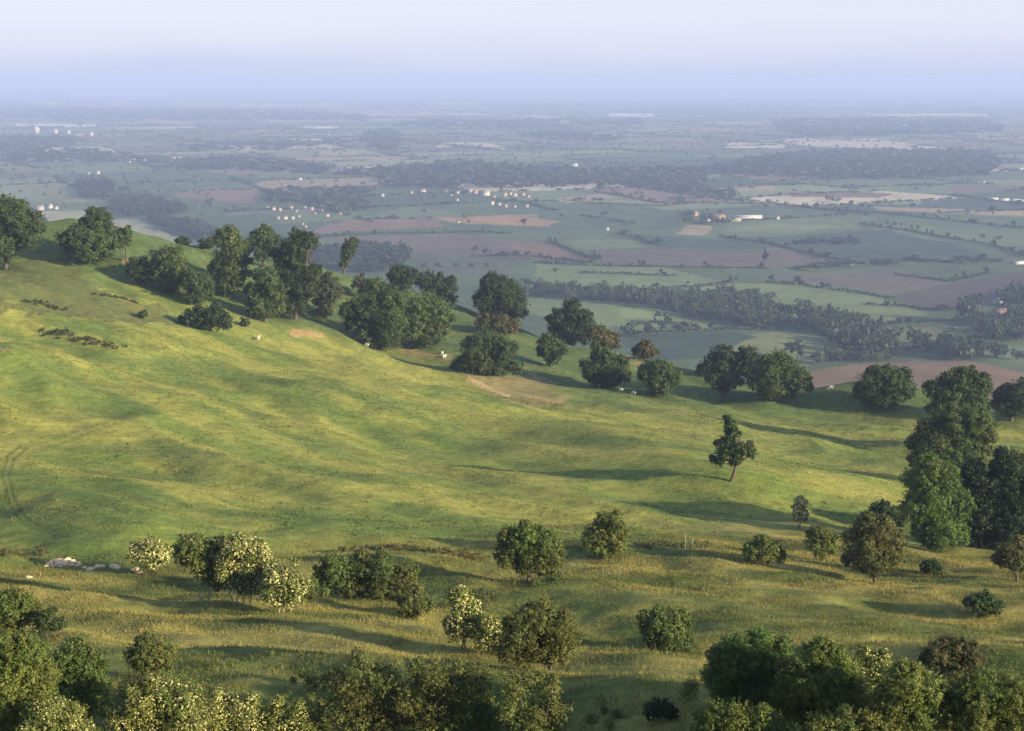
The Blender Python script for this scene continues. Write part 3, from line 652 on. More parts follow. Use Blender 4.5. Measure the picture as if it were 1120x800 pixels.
T('hawthorn_tree', 'straggly thorn with bare twigs at the bottom edge beside the flowering thicket', 'tree', (404, 846), [(396, 734, 20), (374, 746, 18), (420, 744, 20), (388, 762, 22), (418, 770, 22), (366, 776, 18), (396, 788, 22), (430, 790, 20), (360, 794, 14)], (0.112, 0.132, 0.036), 2.8, trunk=1.8, dens=.46, fat=1.02)
T('hawthorn_tree', 'wide straggly thorn filling the bottom edge below the upright elder', 'tree', (500, 848), [(468, 738, 20), (492, 744, 20), (520, 744, 18), (452, 762, 20), (484, 768, 24), (514, 770, 22), (464, 788, 22), (500, 792, 24), (534, 786, 18)], (0.116, 0.142, 0.036), 2.8, trunk=1.8, dens=.46, fat=1.02)
T('hawthorn_tree', 'open topped thorn with a dark upright stem at the bottom edge', 'tree', (578, 846), [(566, 752, 16), (586, 744, 14), (602, 752, 13), (562, 772, 18), (590, 778, 18), (612, 782, 15), (574, 796, 18), (602, 800, 16)], (0.120, 0.152, 0.038), 2.8, trunk=1.8, dens=.46, fat=1.02)
print('trees done')

# low scrub on the slope
def scrub(label, path, h, col, wpx=4):
    """dark low scrub running along a line of pixels"""
    pts = [at(*p) for p in path]
    root = empty('scrub_patch', pts[0]); tag(root, label, 'scrub', None)
    parts = []
    for a, b in zip(pts[:-1], pts[1:]):
        m = max(2, int(np.linalg.norm(b - a) / (h * .42)))
        for t in np.linspace(0, 1, m, endpoint=False):
            if rng.uniform() < .35: continue
            q = a + (b - a) * t + np.array([rng.normal() * h * .6, rng.normal() * h * 1.3, 0]); q[2] = hz(q[0], q[1]) + h * .25
            r = h * rng.uniform(.35, 1.15); k = q[1] / F
            parts.append(lobe_leaves(q - pts[0], r, int(max(40, 9 * (r / k / 1.6) ** 2)), k * 1.0, col, sub=8, squash=.7))
    v, f, c = merge(parts); mesh_np('foliage', v, f, M_LEAF, root, col=c)
scrub('narrow strip of dark low scrub along a scarp on the upper slope', [(45, 362), (62, 365), (80, 369), (98, 374), (116, 379), (134, 381)], .8, (.06, .066, .024))
scrub('broken dark scrub on the upper slope below the frame edge tree', [(30, 330), (44, 332), (58, 336), (74, 340)], .8, (.065, .072, .026))
scrub('faint patch of rushes on the upper slope above the bare scar', [(100, 322), (130, 326), (152, 332)], .5, (.075, .085, .03))
scrub('low gorse scrub in the grass near the pale stones by the frame edge', [(-5, 609), (12, 607), (26, 606), (40, 609)], .6, (.10, .09, .03))
scrub('rough tussock scrub along the bank behind the round thorn tree', [(372, 604), (410, 601), (450, 602), (490, 606), (520, 612)], .5, (.13, .115, .04))
scrub('sparse grey scrub on the meadow edge near the fence posts', [(700, 598), (722, 596), (745, 600), (770, 598)], .5, (.11, .115, .04))
scrub('olive undergrowth in the hollow between the round thorn and the upright elder', [(476, 660), (500, 656), (526, 660), (548, 664)], 1.3, (.08, .095, .028))
scrub('bramble undergrowth along the bottom edge between the flowering thicket and the straggly thorns', [(330, 790), (360, 786), (420, 792), (480, 790), (540, 792), (620, 790)], 1.3, (.10, .125, .032))
scrub('bramble undergrowth between the corner bushes and the flowering thicket', [(100, 790), (130, 776), (200, 786), (270, 790)], 1.3, (.10, .125, .032))
scrub('tangled low growth in front of the near thicket along the bottom edge', [(760, 798), (820, 792), (880, 794), (960, 790), (1020, 794), (1110, 790)], 1.3, (.11, .13, .034))
scrub('green undergrowth beside the foot of the round crowned thorn', [(594, 640), (612, 636), (626, 630)], .8, (.08, .115, .03))

# ------------------------------------------------------------------ grass on the rough bank and the meadow
def grass():
    V, C = [], []
    def blades(m, ymin, ymax, h0, h1, w, want_rough):
        y = np.sqrt(rng.uniform(ymin ** 2, ymax ** 2, m)); x = rng.uniform(-.40, .40, m) * (y + 10)
        z = height(x, y)
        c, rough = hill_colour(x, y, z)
        tuft = vnoise(x / 1.3, y / 1.3, 81) * .6 + vnoise(x / 5, y / 5, 83) * .6
        keep = (rough > rng.uniform(size=m)) if want_rough else (rough < .4)
        keep &= tuft + rng.uniform(-.3, .3, m) > .45
        x, y, z, c, tuft = x[keep], y[keep], z[keep], c[keep], tuft[keep]
        m = len(x)
        h = rng.uniform(h0, h1, m) * (.5 + tuft)
        ang = rng.uniform(0, 2 * np.pi, m); wv = np.stack([np.cos(ang), np.sin(ang), 0 * ang], 1) * (w * (.6 + y / 120))[:, None]
        b = np.stack([x, y, z - .03], 1)
        lean = np.stack([rng.normal(size=m) * .35, rng.normal(size=m) * .35, np.ones(m)], 1) * h[:, None]
        V.append(np.stack([b - wv, b + wv, b + lean], 1).reshape(-1, 3))
        straw = rng.uniform(size=m)[:, None] < (.14 if want_rough else .03)
        cc = c * (rng.uniform(.85, 1.25, (m, 1)) if want_rough else rng.uniform(.62, .88, (m, 1))); cc = np.where(straw, cc * np.array([[1.4, 1.2, 1.25]]), cc)
        C.append(np.repeat(np.clip(cc, 0, .6), 3, 0))
    blades(760000, 42, 165, .07, .20, .019, True)
    blades(50000, 42, 165, .20, .38, .015, True)
    blades(240000, 120, 330, .06, .15, .05, False)
    # tussocks, thistles and rushes in the turf
    m = 14000; y = np.sqrt(rng.uniform(130 ** 2, 430 ** 2, m)); x = rng.uniform(-.40, .40, m) * (y + 10); z = height(x, y)
    kk = (fbm(x / 26, y / 18, 88, 4) > rng.uniform(-.1, .55, m)) & (z - plain_z(x, y) > 6)
    x, y, z = x[kk], y[kk], z[kk]; m = len(x)
    c, rough = hill_colour(x, y, z)
    for q in range(7):
        h = rng.uniform(.12, .34, m); ang = rng.uniform(0, 6.28, m); w_ = rng.uniform(.06, .15, m)
        wv = np.stack([np.cos(ang) * w_, np.sin(ang) * w_, 0 * ang], 1)
        b = np.stack([x + rng.normal(size=m) * .22, y + rng.normal(size=m) * .22, z - .05], 1)
        tip = b + np.stack([rng.normal(size=m) * .12, rng.normal(size=m) * .12, h], 1)
        V.append(np.stack([b - wv, b + wv, tip], 1).reshape(-1, 3))
        C.append(np.repeat(c * np.array([[.62, .66, .7]]) * rng.uniform(.8, 1.3, (m, 1)), 3, 0))
    V_ = np.concatenate(V); C_ = np.concatenate(C)
    o = mesh_np('grass', V_, np.arange(len(V_)).reshape(-1, 3), M_GRASS, col=C_)
    tag(o, 'long straw tipped grass on the rough bank and short meadow turf', 'grass', kind='stuff')
    print('grass blades', len(V_) // 3)
grass()

# ------------------------------------------------------------------ vale: woods, hedges, trees
TEMPL = []
for q in range(8):
    ps = [lobe_leaves(np.array([rng.normal() * .22, rng.normal() * .22, .58 + rng.normal() * .14]), rng.uniform(.28, .4), 46, .13, (1, 1, 1), var=.28, sub=7) for _ in range(4)]
    TEMPL.append(merge(ps))
TSM = []
for q in range(8):
    TSM.append(lobe_leaves(np.array([0, 0, .5]), .5, 16, .30, (1, 1, 1), var=.25, sub=6))

def place_templates(xs, ys_, hs, ws, cols, T_):
    parts = []
    zs = height(xs, ys_)
    for i in range(len(xs)):
        v, f, c = T_[rng.integers(len(T_))]
        a = rng.uniform(0, 6.28); ca, sa = math.cos(a), math.sin(a)
        vv = np.stack([(v[:, 0] * ca - v[:, 1] * sa) * ws[i] + xs[i], (v[:, 0] * sa + v[:, 1] * ca) * ws[i] + ys_[i], v[:, 2] * hs[i] + zs[i] - .04 * hs[i]], 1)
        parts.append((vv, f, c * np.asarray(cols[i])))
    return merge(parts)

def wood(name, label, poly_px, spacing, hgt, col=(.050, .074, .030), small=False, jit=.3, mult=1.0):
    poly = np.array([at_plain(*p) for p in poly_px])
    lo, hi = poly.min(0), poly.max(0)
    gx, gy = np.meshgrid(np.arange(lo[0], hi[0] + spacing, spacing), np.arange(lo[1], hi[1] + spacing, spacing * mult))
    x = gx.ravel() + rng.normal(size=gx.size) * spacing * jit; y = gy.ravel() + rng.normal(size=gx.size) * spacing * jit
    m = inside(x, y, poly); x, y = x[m], y[m]
    if len(x) == 0: x, y = poly[:1, 0], poly[:1, 1]
    k = len(x); h = hgt * rng.uniform(.7, 1.25, k)
    cs = np.array(col) * rng.uniform(.75, 1.3, (k, 1))
    v, f, c = place_templates(x, y, h, np.maximum(h * .75, spacing * .95), cs, TSM if small else TEMPL)
    o = mesh_np(name, v, f, M_LEAF, col=c)
    tag(o, label, 'wood', kind='stuff')
    return o

wood('wood', 'dark curving belt of trees between the pale green vale fields', [(558, 316), (600, 318), (640, 324), (680, 324), (740, 330), (790, 324), (842, 330), (838, 338), (866, 352), (862, 366), (800, 362), (740, 350), (690, 342), (640, 334), (590, 328), (556, 326)], 11, 12.5)
wood('wood', 'trees of the belt reaching down past the lit spur', [(872, 352), (902, 350), (935, 356), (964, 368), (990, 392), (960, 404), (930, 396), (900, 380), (880, 368)], 12, 15)
wood('wood', 'thick row of trees above the brown field near the frame edge', [(1016, 388), (1060, 384), (1100, 394), (1092, 402), (1040, 402), (1012, 398)], 11, 14)
wood('wood', 'line of bushes along the upper edge of the brown field', [(888, 402), (950, 396), (980, 402), (940, 406), (890, 408)], 9, 9)
wood('wood', 'dark wood on the vale behind the leaning skyline tree', [(336, 278), (380, 272), (440, 274), (446, 284), (440, 297), (380, 300), (340, 296)], 14, 15, (.034, .05, .030))
wood('wood', 'small round dark copse on the far side of the pale striped fields', [(86, 206), (100, 202), (120, 204), (126, 214), (118, 220), (90, 219)], 16, 16, (.034, .05, .032))
wood('wood', 'long dark belt of trees above the pale vale field behind the ridge', [(122, 224), (150, 219), (180, 225), (204, 232), (200, 239), (170, 238), (140, 240), (124, 234)], 15, 14, (.034, .05, .032))
wood('wood', 'tapering end of the dark belt sloping behind the skyline bush', [(160, 238), (180, 241), (205, 249), (236, 257), (236, 268), (200, 260), (172, 250)], 15, 14, (.034, .05, .032))
wood('wood', 'largest dark wood of the far vale, long and flat topped', [(770, 186), (830, 172), (880, 168), (950, 165), (1080, 167), (1092, 178), (1080, 193), (960, 197), (860, 195), (790, 191)], 34, 16, (.028, .046, .030), True)
wood('wood', 'dark belt running from the far village to the farm', [(640, 188), (720, 186), (782, 188), (776, 196), (760, 206), (812, 214), (800, 217), (740, 208), (660, 203), (640, 200)], 26, 16, (.030, .048, .030), True)
wood('wood', 'dense trees around the far village with the white houses', [(404, 190), (440, 184), (500, 178), (560, 184), (640, 188), (640, 204), (560, 208), (480, 206), (420, 204)], 34, 17, (.032, .050, .030), True)
wood('wood', 'distant dark wood below the pale horizon fields', [(850, 132), (940, 131), (1080, 134), (1100, 145), (1000, 150), (870, 150), (848, 142)], 75, 20, (.03, .046, .03), True, mult=2)
wood('wood', 'distant dark wood in the middle of the horizon fields', [(440, 133), (560, 132), (700, 131), (700, 138), (560, 141), (430, 139)], 80, 18, (.03, .046, .03), True, mult=2)
wood('wood', 'distant dark tree band below the white domes', [(0, 151), (80, 152), (78, 158), (40, 166), (120, 166), (134, 178), (0, 179)], 48, 17, (.032, .048, .03), True, mult=1.5)
wood('wood', 'distant dark band of trees above the white domes', [(0, 117), (90, 119), (300, 122), (400, 128), (400, 133), (240, 131), (0, 129)], 95, 18, (.032, .048, .03), True, mult=2.5)
wood('wood', 'distant ridge of dark trees beyond the curved pale field', [(560, 148), (600, 144), (680, 150), (680, 155), (600, 154)], 55, 17, (.032, .048, .03), True, mult=1.5)
wood('wood', 'distant knoll of dark trees before the curved pale field', [(398, 148), (424, 142), (440, 150), (432, 164), (412, 164)], 40, 17, (.032, .048, .03), True)
wood('wood', 'thin distant wood above the first far village', [(200, 160), (300, 156), (400, 152), (400, 156), (300, 164), (210, 166)], 60, 15, (.032, .048, .03), True, mult=2)
wood('wood', 'trees about the first far village', [(130, 172), (200, 176), (280, 172), (360, 184), (400, 190), (380, 194), (280, 188), (180, 186)], 62, 14, (.034, .052, .03), True)
wood('wood', 'trees about the nearer village with the pink roofs', [(284, 214), (330, 206), (400, 208), (404, 232), (360, 236), (340, 222), (290, 224)], 34, 14, (.034, .052, .03), True)
wood('wood', 'dark plantation strip in the blue green field', [(864, 263), (938, 262), (940, 266), (866, 267)], 16, 9, (.032, .05, .03), True)
wood('wood', 'orchard rows and bushes around the white cottage in the vale', [(838, 290), (880, 288), (960, 284), (1000, 284), (1090, 282), (1090, 287), (960, 290), (880, 294)], 24, 7, (.04, .06, .03), True)
wood('wood', 'trees beside the houses near the frame edge', [(1064, 352), (1125, 346), (1125, 376), (1080, 376), (1062, 364)], 13, 13)
wood('wood', 'trees above the houses near the frame edge', [(1092, 322), (1125, 318), (1125, 338), (1100, 336)], 15, 12, (.038, .06, .026))

# hedges traced from the photo: the nearer ones one by one, the far net as one mass
def hedge_points(path_px, step):
    pts = [at_plain(*p) for p in path_px]; out = []
    for a, b in zip(pts[:-1], pts[1:]):
        m = max(1, int(np.linalg.norm(b - a) / step))
        out += [a + (b - a) * t for t in np.linspace(0, 1, m, endpoint=False)]
    return np.array(out)

def hedge(label, path_px, h=3.4, trees=.22):
    p = hedge_points(path_px, 2.4)
    p = p + rng.normal(size=p.shape) * .5
    hs = h * rng.uniform(.7, 1.3, len(p)) * (.7 + .6 * vnoise(p[:, 0] / 14, p[:, 1] / 14, 5))
    big = rng.uniform(size=len(p)) < trees * .35
    hs = np.where(big, hs * rng.uniform(2, 3, len(p)), hs)
    cs = np.array((.036, .058, .026)) * rng.uniform(.75, 1.3, (len(p), 1))
    v, f, c = place_templates(p[:, 0], p[:, 1], hs, np.maximum(hs * .9, 3.0), cs, TSM)
    o = mesh_np('hedge', v, f, M_LEAF, col=c)
    tag(o, label, 'hedge', 'hedgerows of the vale')
HG = 'hedgerows'
for lab, path in [
    ('hedge climbing between two pale green fields above the dark tree belt', [(676, 320), (720, 316), (770, 312), (802, 308)]),
    ('broken hedge across the top of the pale green field above the belt', [(636, 298), (680, 299), (740, 301)]),
    ('hedge line under the purple brown fields in mid vale', [(584, 288), (660, 291), (740, 292), (842, 292)]),
    ('thick hedge between the red brown field and the green strip', [(515, 280), (560, 278), (600, 282), (644, 287)]),
    ('diagonal hedge dropping from the white cottage to the brown fields', [(600, 262), (620, 270), (646, 283)]),
    ('diagonal hedge along the green strip below the white cottage', [(676, 254), (700, 262), (722, 268)]),
    ('long hedge falling from the farm past the blue green field', [(786, 256), (840, 266), (900, 280), (946, 288)]),
    ('dark hedge with bushes under the lower pale field, above the spur', [(676, 372), (720, 371), (782, 369), (850, 368)]),
    ('hedge with standing bushes around the pond field under the belt', [(680, 368), (700, 360), (730, 358), (765, 366)]),
    ('hedge along the lower edge of the wide green field toward the houses', [(938, 356), (980, 354), (1020, 352), (1060, 350)]),
    ('hedge from the tree row to the houses near the frame edge', [(990, 390), (1040, 378), (1080, 372), (1125, 364)]),
    ('hedge around the triangular green field', [(978, 300), (1040, 308), (1082, 298)]),
    ('hedge between the grey brown field and the wide green field', [(838, 309), (880, 312), (920, 318), (952, 322), (980, 326)]),
    ('hedge with bushes leading to the white cottage by the wide green field', [(950, 332), (985, 334), (1020, 338), (1060, 336)]),
    ('long dark hedge from the farm road across the lit green fields', [(838, 220), (900, 230), (960, 234), (1040, 242), (1125, 252)]),
    ('hedge on the far edge of the lit green field with scattered trees', [(940, 245), (990, 252), (1040, 262), (1080, 268), (1125, 280)]),
    ('hedge along the top of the wide grey brown field', [(346, 262), (400, 258), (470, 254), (520, 252), (560, 254)]),
    ('hedge curving above the farm toward the far village', [(640, 224), (680, 224), (720, 226), (760, 222), (840, 222)]),
    ('hedge along the red brown field beyond the farm', [(650, 210), (690, 216), (720, 222), (760, 220)]),
    ('hedge between the striped pale fields beyond the ridge oak', [(36, 245), (60, 246), (100, 244)]),
]: hedge(lab, path)

# far net of hedges and hedgerow trees along the field edges
pts, hs_ = [], []
for s, y0, y1, step, hh in ((1.0, 2350, 7500, 10, 3.6), (2.6, 7500, 17000, 42, 6.0)):
    # sample the plane and keep the points that lie on a cell edge
    m = 520000 if s == 1.0 else 420000
    y = np.sqrt(rng.uniform(y0 ** 2, y1 ** 2, m)); x = rng.uniform(-.39, .39, m) * y
    u, v = to_cell(x, y, s)
    i = np.floor(u); v2 = v + hash2(i, i * 0, 77) * 3
    du = np.abs(u - np.round(u)) * 390 * s; dv = np.abs(v2 - np.round(v2)) * 250 * s
    e = np.minimum(du, dv)
    gap = fbm(x / 300, y / 300, 87, 2) > -.12
    k = (e < 3.0 * s) & gap
    tr = (~k) & (rng.uniform(size=m) < .002)
    k |= tr
    pts.append(np.stack([x[k], y[k]], 1)); hs_.append(np.where(tr[k], 9, hh * rng.uniform(.6, 1.3, k.sum()) * np.where(rng.uniform(size=k.sum()) < .1, 2.0, 1)))
pts = np.concatenate(pts); hs_ = np.concatenate(hs_)
TT = [lobe_leaves(np.array([0, 0, .5]), .5, 7, .42, (1, 1, 1), var=.25, sub=4) for q in range(6)]
cs = np.array((.050, .070, .034)) * rng.uniform(.75, 1.3, (len(pts), 1))
v, f, c = place_templates(pts[:, 0], pts[:, 1], hs_, np.maximum(hs_ * 1.1, 7 + pts[:, 1] / 900), cs, TT)
o = mesh_np('far_hedges', v, f, M_LEAF, col=c)
tag(o, 'net of thin dark hedges and hedgerow trees over the far fields', 'hedges', kind='stuff')
print('far hedges', len(pts))

# single trees of the vale: one kind built, the rest copies
def vale_tree_proto(q):
    root = empty('field_tree', (0, 0, 0))
    v, f, c = TEMPL[q]
    mesh_np('crown', v, f, M_LEAF, root, col=c * np.array((.036, .058, .026)))
    v, f, c = tube([(0, 0, -.05), (0, 0, .2), (.02, 0, .5)], [.05, .04, .02], 6)
    mesh_np('trunk', v, f, M_BARK, root)
    return root
PROTO = [vale_tree_proto(q) for q in range(8)]
used = [False] * 8
def vale_tree(px, py, hpx, wpx, label, group):
    q = int(rng.integers(8))
    p = at_plain(px, py)
    for _ in range(2):
        zz = hz(p[0], p[1]); d_ = ray(px, py); yy = (zz - CZ) / d_[2] * d_[1]; p = np.array([d_[0] / d_[1] * yy, yy])
    if not used[q]: r = PROTO[q]; used[q] = True
    else:
        r = PROTO[q].copy(); COL.objects.link(r)
        for ch in PROTO[q].children:
            cc = ch.copy(); COL.objects.link(cc); cc.parent = r
    k = p[1] / F
    r.location = (p[0], p[1], hz(p[0], p[1])); r.scale = (wpx * k, wpx * k, hpx * k); r.rotation_euler[2] = rng.uniform(0, 6.28)
    tag(r, label, 'tree', group)
SINGLE = [
    (1046, 352, 26, 24, 'large dark vale tree beside the hedge leading to the houses'), (999, 380, 24, 20, 'bushy tree standing in the dull field above the tree row'),
    (1036, 380, 22, 11, 'narrow upright tree in the dull field above the tree row'), (873, 393, 20, 22, 'round tree on the crest of the lit spur'), (907, 389, 13, 11, 'small tree at the lower end of the lit spur'),
    (994, 356, 10, 7, 'small upright tree in the hedge of the wide green field'), (906, 352, 12, 6, 'pointed tree rising from the belt in the wide green field'), (879, 336, 9, 14, 'lone bush in the wide green field'),
    (651, 289, 13, 12, 'single round tree at the corner of the red brown field'), (720, 269, 10, 7, 'single tree at the end of the diagonal hedge'), (607, 298, 6, 5, 'tiny round tree alone in the pale green field above the belt'),
    (1085, 236, 12, 9, 'single tree in the far lit hedges near the frame edge'), (628, 320, 14, 11, 'taller tree standing up from the dark belt'), (836, 288, 14, 9, 'dark tree at the edge of the grey brown field'),
    (573, 248, 10, 8, 'single tree over the orange tan field'), (656, 210, 16, 9, 'tall tree at the end of the village wood'), (1066, 342, 20, 14, 'tall tree behind the houses near the frame edge'),
    (134, 210, 8, 12, 'round tree to one side of the small copse'), (230, 228, 12, 9, 'single tree above the pale vale field near the nearer village'), (1112, 394, 12, 14, 'pair of bushes seen as one in the field near the frame edge'),
]
for px, py, h_, w_, lab in SINGLE: vale_tree(px, py, h_, w_, lab, 'single trees of the vale fields')
for px, py in [(690, 368), (706, 366), (725, 364), (712, 368)]: vale_tree(px, py, 13, 12, 'bush of the small cluster in the pond field under the belt', 'bushes of the pond field')
for px in (464, 480, 498, 516, 532): vale_tree(px, 294, 7, 7, 'evenly spaced round tree in the row across the grey vale field', 'row of round trees on the vale')
for px, py in [(970, 247), (978, 248), (985, 249), (998, 252), (1004, 252), (1014, 256), (1020, 257)]: vale_tree(px, py, 6, 4, 'small dark tree in the broken line across the lit vale field', 'broken tree line in the lit field')
for px, py in [(903, 220), (909, 221), (917, 222), (944, 228), (877, 150), (1074, 262), (1092, 264)]: vale_tree(px, py, 6, 5, 'small hedgerow tree beyond the farm fields', 'hedgerow trees beyond the farm')
for px, py in [(520, 276), (532, 278), (553, 281), (563, 281), (590, 284), (578, 282)]: vale_tree(px, py, 7, 8, 'rounded tree in the thick hedge by the red brown field', 'trees in the thick hedge')
for px, py in [(755, 238), (752, 246), (768, 243), (776, 242), (784, 246), (790, 247), (748, 240)]: vale_tree(px, py, 9, 9, 'tree clustered round the farm buildings', 'trees round the farm')

# ------------------------------------------------------------------ buildings of the vale
def box(x0, x1, y0, y1, z0, z1):
    v = np.array([(x, y, z) for z in (z0, z1) for y in (y0, y1) for x in (x0, x1)], float)
    return v, np.array([[0, 2, 3, 1], [4, 5, 7, 6], [0, 1, 5, 4], [2, 6, 7, 3], [0, 4, 6, 2], [1, 3, 7, 5]])

def gable_wall(L, D, h, rh):
    v = np.array([(-L, -D, 0), (L, -D, 0), (L, D, 0), (-L, D, 0), (-L, -D, h), (L, -D, h), (L, D, h), (-L, D, h), (-L, 0, h + rh), (L, 0, h + rh)], float)
    return v, [np.array([[0, 1, 5, 4], [2, 3, 7, 6]]), np.array([[1, 2, 6, 9, 5], [3, 0, 4, 8, 7]])]

def gable_roof(L, D, h, rh, o=.35, t=.25):
    L2 = L + o; D2 = D + o; e = h - o * rh / D
    a = [(-L2, -D2, e), (L2, -D2, e), (L2, 0, h + rh), (-L2, 0, h + rh), (-L2, D2, e), (L2, D2, e)]
    v = np.array([(p[0], p[1], p[2] + .03) for p in a] + [(p[0], p[1], p[2] + t) for p in a], float)
    return v, np.array([[6, 7, 8, 9], [9, 8, 11, 10], [1, 0, 3, 2], [2, 3, 4, 5], [0, 1, 7, 6], [5, 4, 10, 11], [1, 2, 8, 7], [2, 5, 11, 8], [0, 6, 9, 3], [3, 9, 10, 4]])

def house(px, py, wpx, label, group, wallm, roofm, name='house', rot=None, depth=.6, hfac=.42, windows=False, flat=False, cat='house'):
    p = at_plain(px, py)
    d_ = ray(px, py)
    for _ in range(2):
        zz = hz(p[0], p[1]); yy = (zz - CZ) / d_[2] * d_[1]; p = np.array([d_[0] / d_[1] * yy, yy])
    k = p[1] / F; L = wpx * k / (2 if wpx > 6.5 else 2.5); D = L * depth; h = wpx * k * hfac; rh = D * .8 * (.35 if flat else 1)
    root = empty(name, (p[0], p[1], hz(p[0], p[1]) - .2)); root.rotation_euler[2] = rng.uniform(-.5, .5) if rot is None else rot
    tag(root, label, cat, group)
    v, f = gable_wall(L, D, h, rh); w = mesh_np('wall', v, f, wallm, root)
    v, f = gable_roof(L, D, h, rh); r = mesh_np('roof', v, f, roofm, root)
    if not flat and wpx > 4:
        v, f = box(L * .55, L * .55 + L * .16, -L * .08, L * .08, h + rh * .6, h + rh * 1.35); mesh_np('chimney', v, f, M_BRICK, r)
    if windows:
        for zz in (.2, .62):
            for xx in (-.55, .05, .55):
                v, f = box(L * (xx - .1), L * (xx + .1), -D - .05, -D + .1, h * zz, h * (zz + .24)); mesh_np('window', v, f, M_GLASS, root)
    return root
WM = [M_BRICK, M_WHITE, M_CREAM, M_BRICK]; RM = [M_TILE, M_SLATE, M_TILE, M_CREAM]
V1 = [(292, 229, 5), (299, 230, 6), (306, 231, 5), (318, 229, 6), (324, 232, 4), (333, 228, 4), (341, 230, 5), (345, 234, 4), (304, 240, 5), (312, 240, 6), (320, 240, 5), (331, 246, 4), (334, 249, 4), (358, 237, 5), (352, 232, 4), (372, 235, 4), (327, 238, 4), (348, 226, 4), (366, 229, 4)]
for i, (px, py, w_) in enumerate(V1): house(px, py, w_, 'small pale house of the nearer vale village among dark trees', 'houses of the nearer vale village', WM[i % 4], RM[(i * 7 + 1) % 4])
V2 = [(450, 212, 5), (462, 212, 7), (488, 210, 4), (493, 214, 5), (500, 212, 5), (514, 211, 6), (520, 212, 6), (531, 214, 9), (540, 217, 5), (552, 215, 6), (558, 213, 5), (563, 215, 6), (572, 214, 5), (538, 224, 6), (546, 225, 5), (553, 227, 5), (563, 227, 4), (576, 227, 5), (443, 196, 5), (516, 196, 5), (402, 191, 4), (490, 205, 3), (578, 216, 4), (500, 220, 4)]
for i, (px, py, w_) in enumerate(V2): house(px, py, w_, 'tiny white or brick house of the far village under the long wood', 'houses of the far village under the wood', WM[i % 3], RM[(i * 5 + 2) % 4])
V3 = [(139, 174, 4), (147, 175, 3), (153, 174, 4), (158, 176, 3), (165, 175, 3), (171, 177, 3), (190, 174, 4), (196, 173, 3), (209, 176, 3), (219, 178, 3), (237, 177, 3), (246, 174, 4), (183, 180, 3), (162, 172, 3), (142, 178, 3)]
for i, (px, py, w_) in enumerate(V3): house(px, py, w_, 'speck of a white house in the most distant village', 'houses of the most distant village', M_WHITE, RM[(i * 3) % 4])
house(418, 215, 5, 'white house alone at the edge of the village wood', None, M_WHITE, M_SLATE)
house(501, 244, 4, 'tiny white cottage beside the orange tan field', None, M_WHITE, M_TILE)
house(664, 252, 5, 'white cottage at the top of the diagonal hedge', None, M_WHITE, M_SLATE)
house(948, 290, 5, 'white cottage in the orchard hedge of mid vale', None, M_WHITE, M_TILE)
house(950, 333, 5, 'white gabled cottage at the corner of the wide green field', None, M_WHITE, M_WHITE, rot=1.2)
house(44, 172, 4, 'white building in the dark tree band under the domes', None, M_WHITE, M_SLATE)
for px, w_, lab in ((97, 3, 'smaller white barn of the pair beyond the small copse'), (107, 5, 'larger white barn of the pair beyond the small copse')): house(px, 190.5, w_, lab, None, M_WHITE, M_SHEET, 'barn', cat='barn')
house(54, 228, 7, 'white gabled house behind the ridge oak', None, M_WHITE, M_SLATE); house(61, 229, 6, 'lower white house touching the gabled house behind the ridge oak', None, M_WHITE, M_TILE); house(44, 230, 8, 'grey roofed long house near the white pair behind the ridge oak', None, M_CREAM, M_SLATE)
house(782, 240, 22, 'long brick farm range with an orange roof', None, M_BRICK, M_TILE, 'farm_building', rot=.05, depth=.25, hfac=.12, cat='barn')
house(816, 239, 34, 'long pale sheeted farm shed behind the brick range', None, M_SHEET, M_SHEET, 'farm_shed', rot=.05, depth=.22, hfac=.075, flat=True, cat='barn')
house(800, 242, 20, 'low tan farm shed in front of the pale sheeted shed', None, M_CREAM, M_CREAM, 'farm_shed', rot=.05, depth=.25, hfac=.12, flat=True, cat='barn')
house(760, 236, 7, 'brick farmhouse among the farm trees', None, M_BRICK, M_TILE); house(774, 243, 6, 'small white farm cottage below the farm trees', None, M_WHITE, M_TILE)
house(850, 240, 6, 'small orange roofed cottage at the far end of the farm', None, M_WHITE, M_TILE)
house(1095, 350, 20, 'large brick house with white end among trees near the frame edge', None, M_BRICK, M_TILE, rot=.25, windows=True); house(1091, 332, 9, 'white house showing through trees above the brick house', None, M_WHITE, M_SLATE, rot=.3, windows=True)
house(1104, 332, 8, 'second white house through the trees, nearer the frame edge', None, M_WHITE, M_SLATE, rot=-.2, windows=True); house(1072, 358, 14, 'low pale outbuilding beside the brick house', None, M_CREAM, M_SLATE, 'outbuilding', rot=.1, hfac=.2, cat='outbuilding')
house(1117, 358, 8, 'red roofed house cut by the frame edge', None, M_BRICK, M_TILE, rot=.4, windows=True)
for i, px in enumerate((1086, 1098, 1110, 1118)): house(px, 219 + i * .7, 11, 'long white glasshouse in the row far out near the frame edge', 'far glasshouses', M_SHEET, M_SHEET, 'glasshouse', rot=.1, depth=.3, hfac=.18, flat=True, cat='glasshouse')
house(1114, 289, 14, 'long white shed at the end of the orchard hedge', None, M_SHEET, M_SHEET, 'farm_shed', rot=.5, depth=.3, hfac=.18, flat=True, cat='barn')
house(1075, 201, 5, 'white building by the far plum coloured field', None, M_WHITE, M_SLATE); house(1116, 186, 9, 'far white shed at the end of the largest wood', None, M_SHEET, M_SHEET, 'farm_shed', depth=.4, hfac=.2, flat=True, cat='barn')
house(628, 182, 7, 'pale pyramid roofed barn beyond the village wood', None, M_SHEET, M_SHEET, 'barn', depth=.8, hfac=.12, cat='barn')
house(328, 197, 6, 'pale barn between the two nearer villages', None, M_SHEET, M_SHEET, 'barn', depth=.5, hfac=.2, cat='barn')

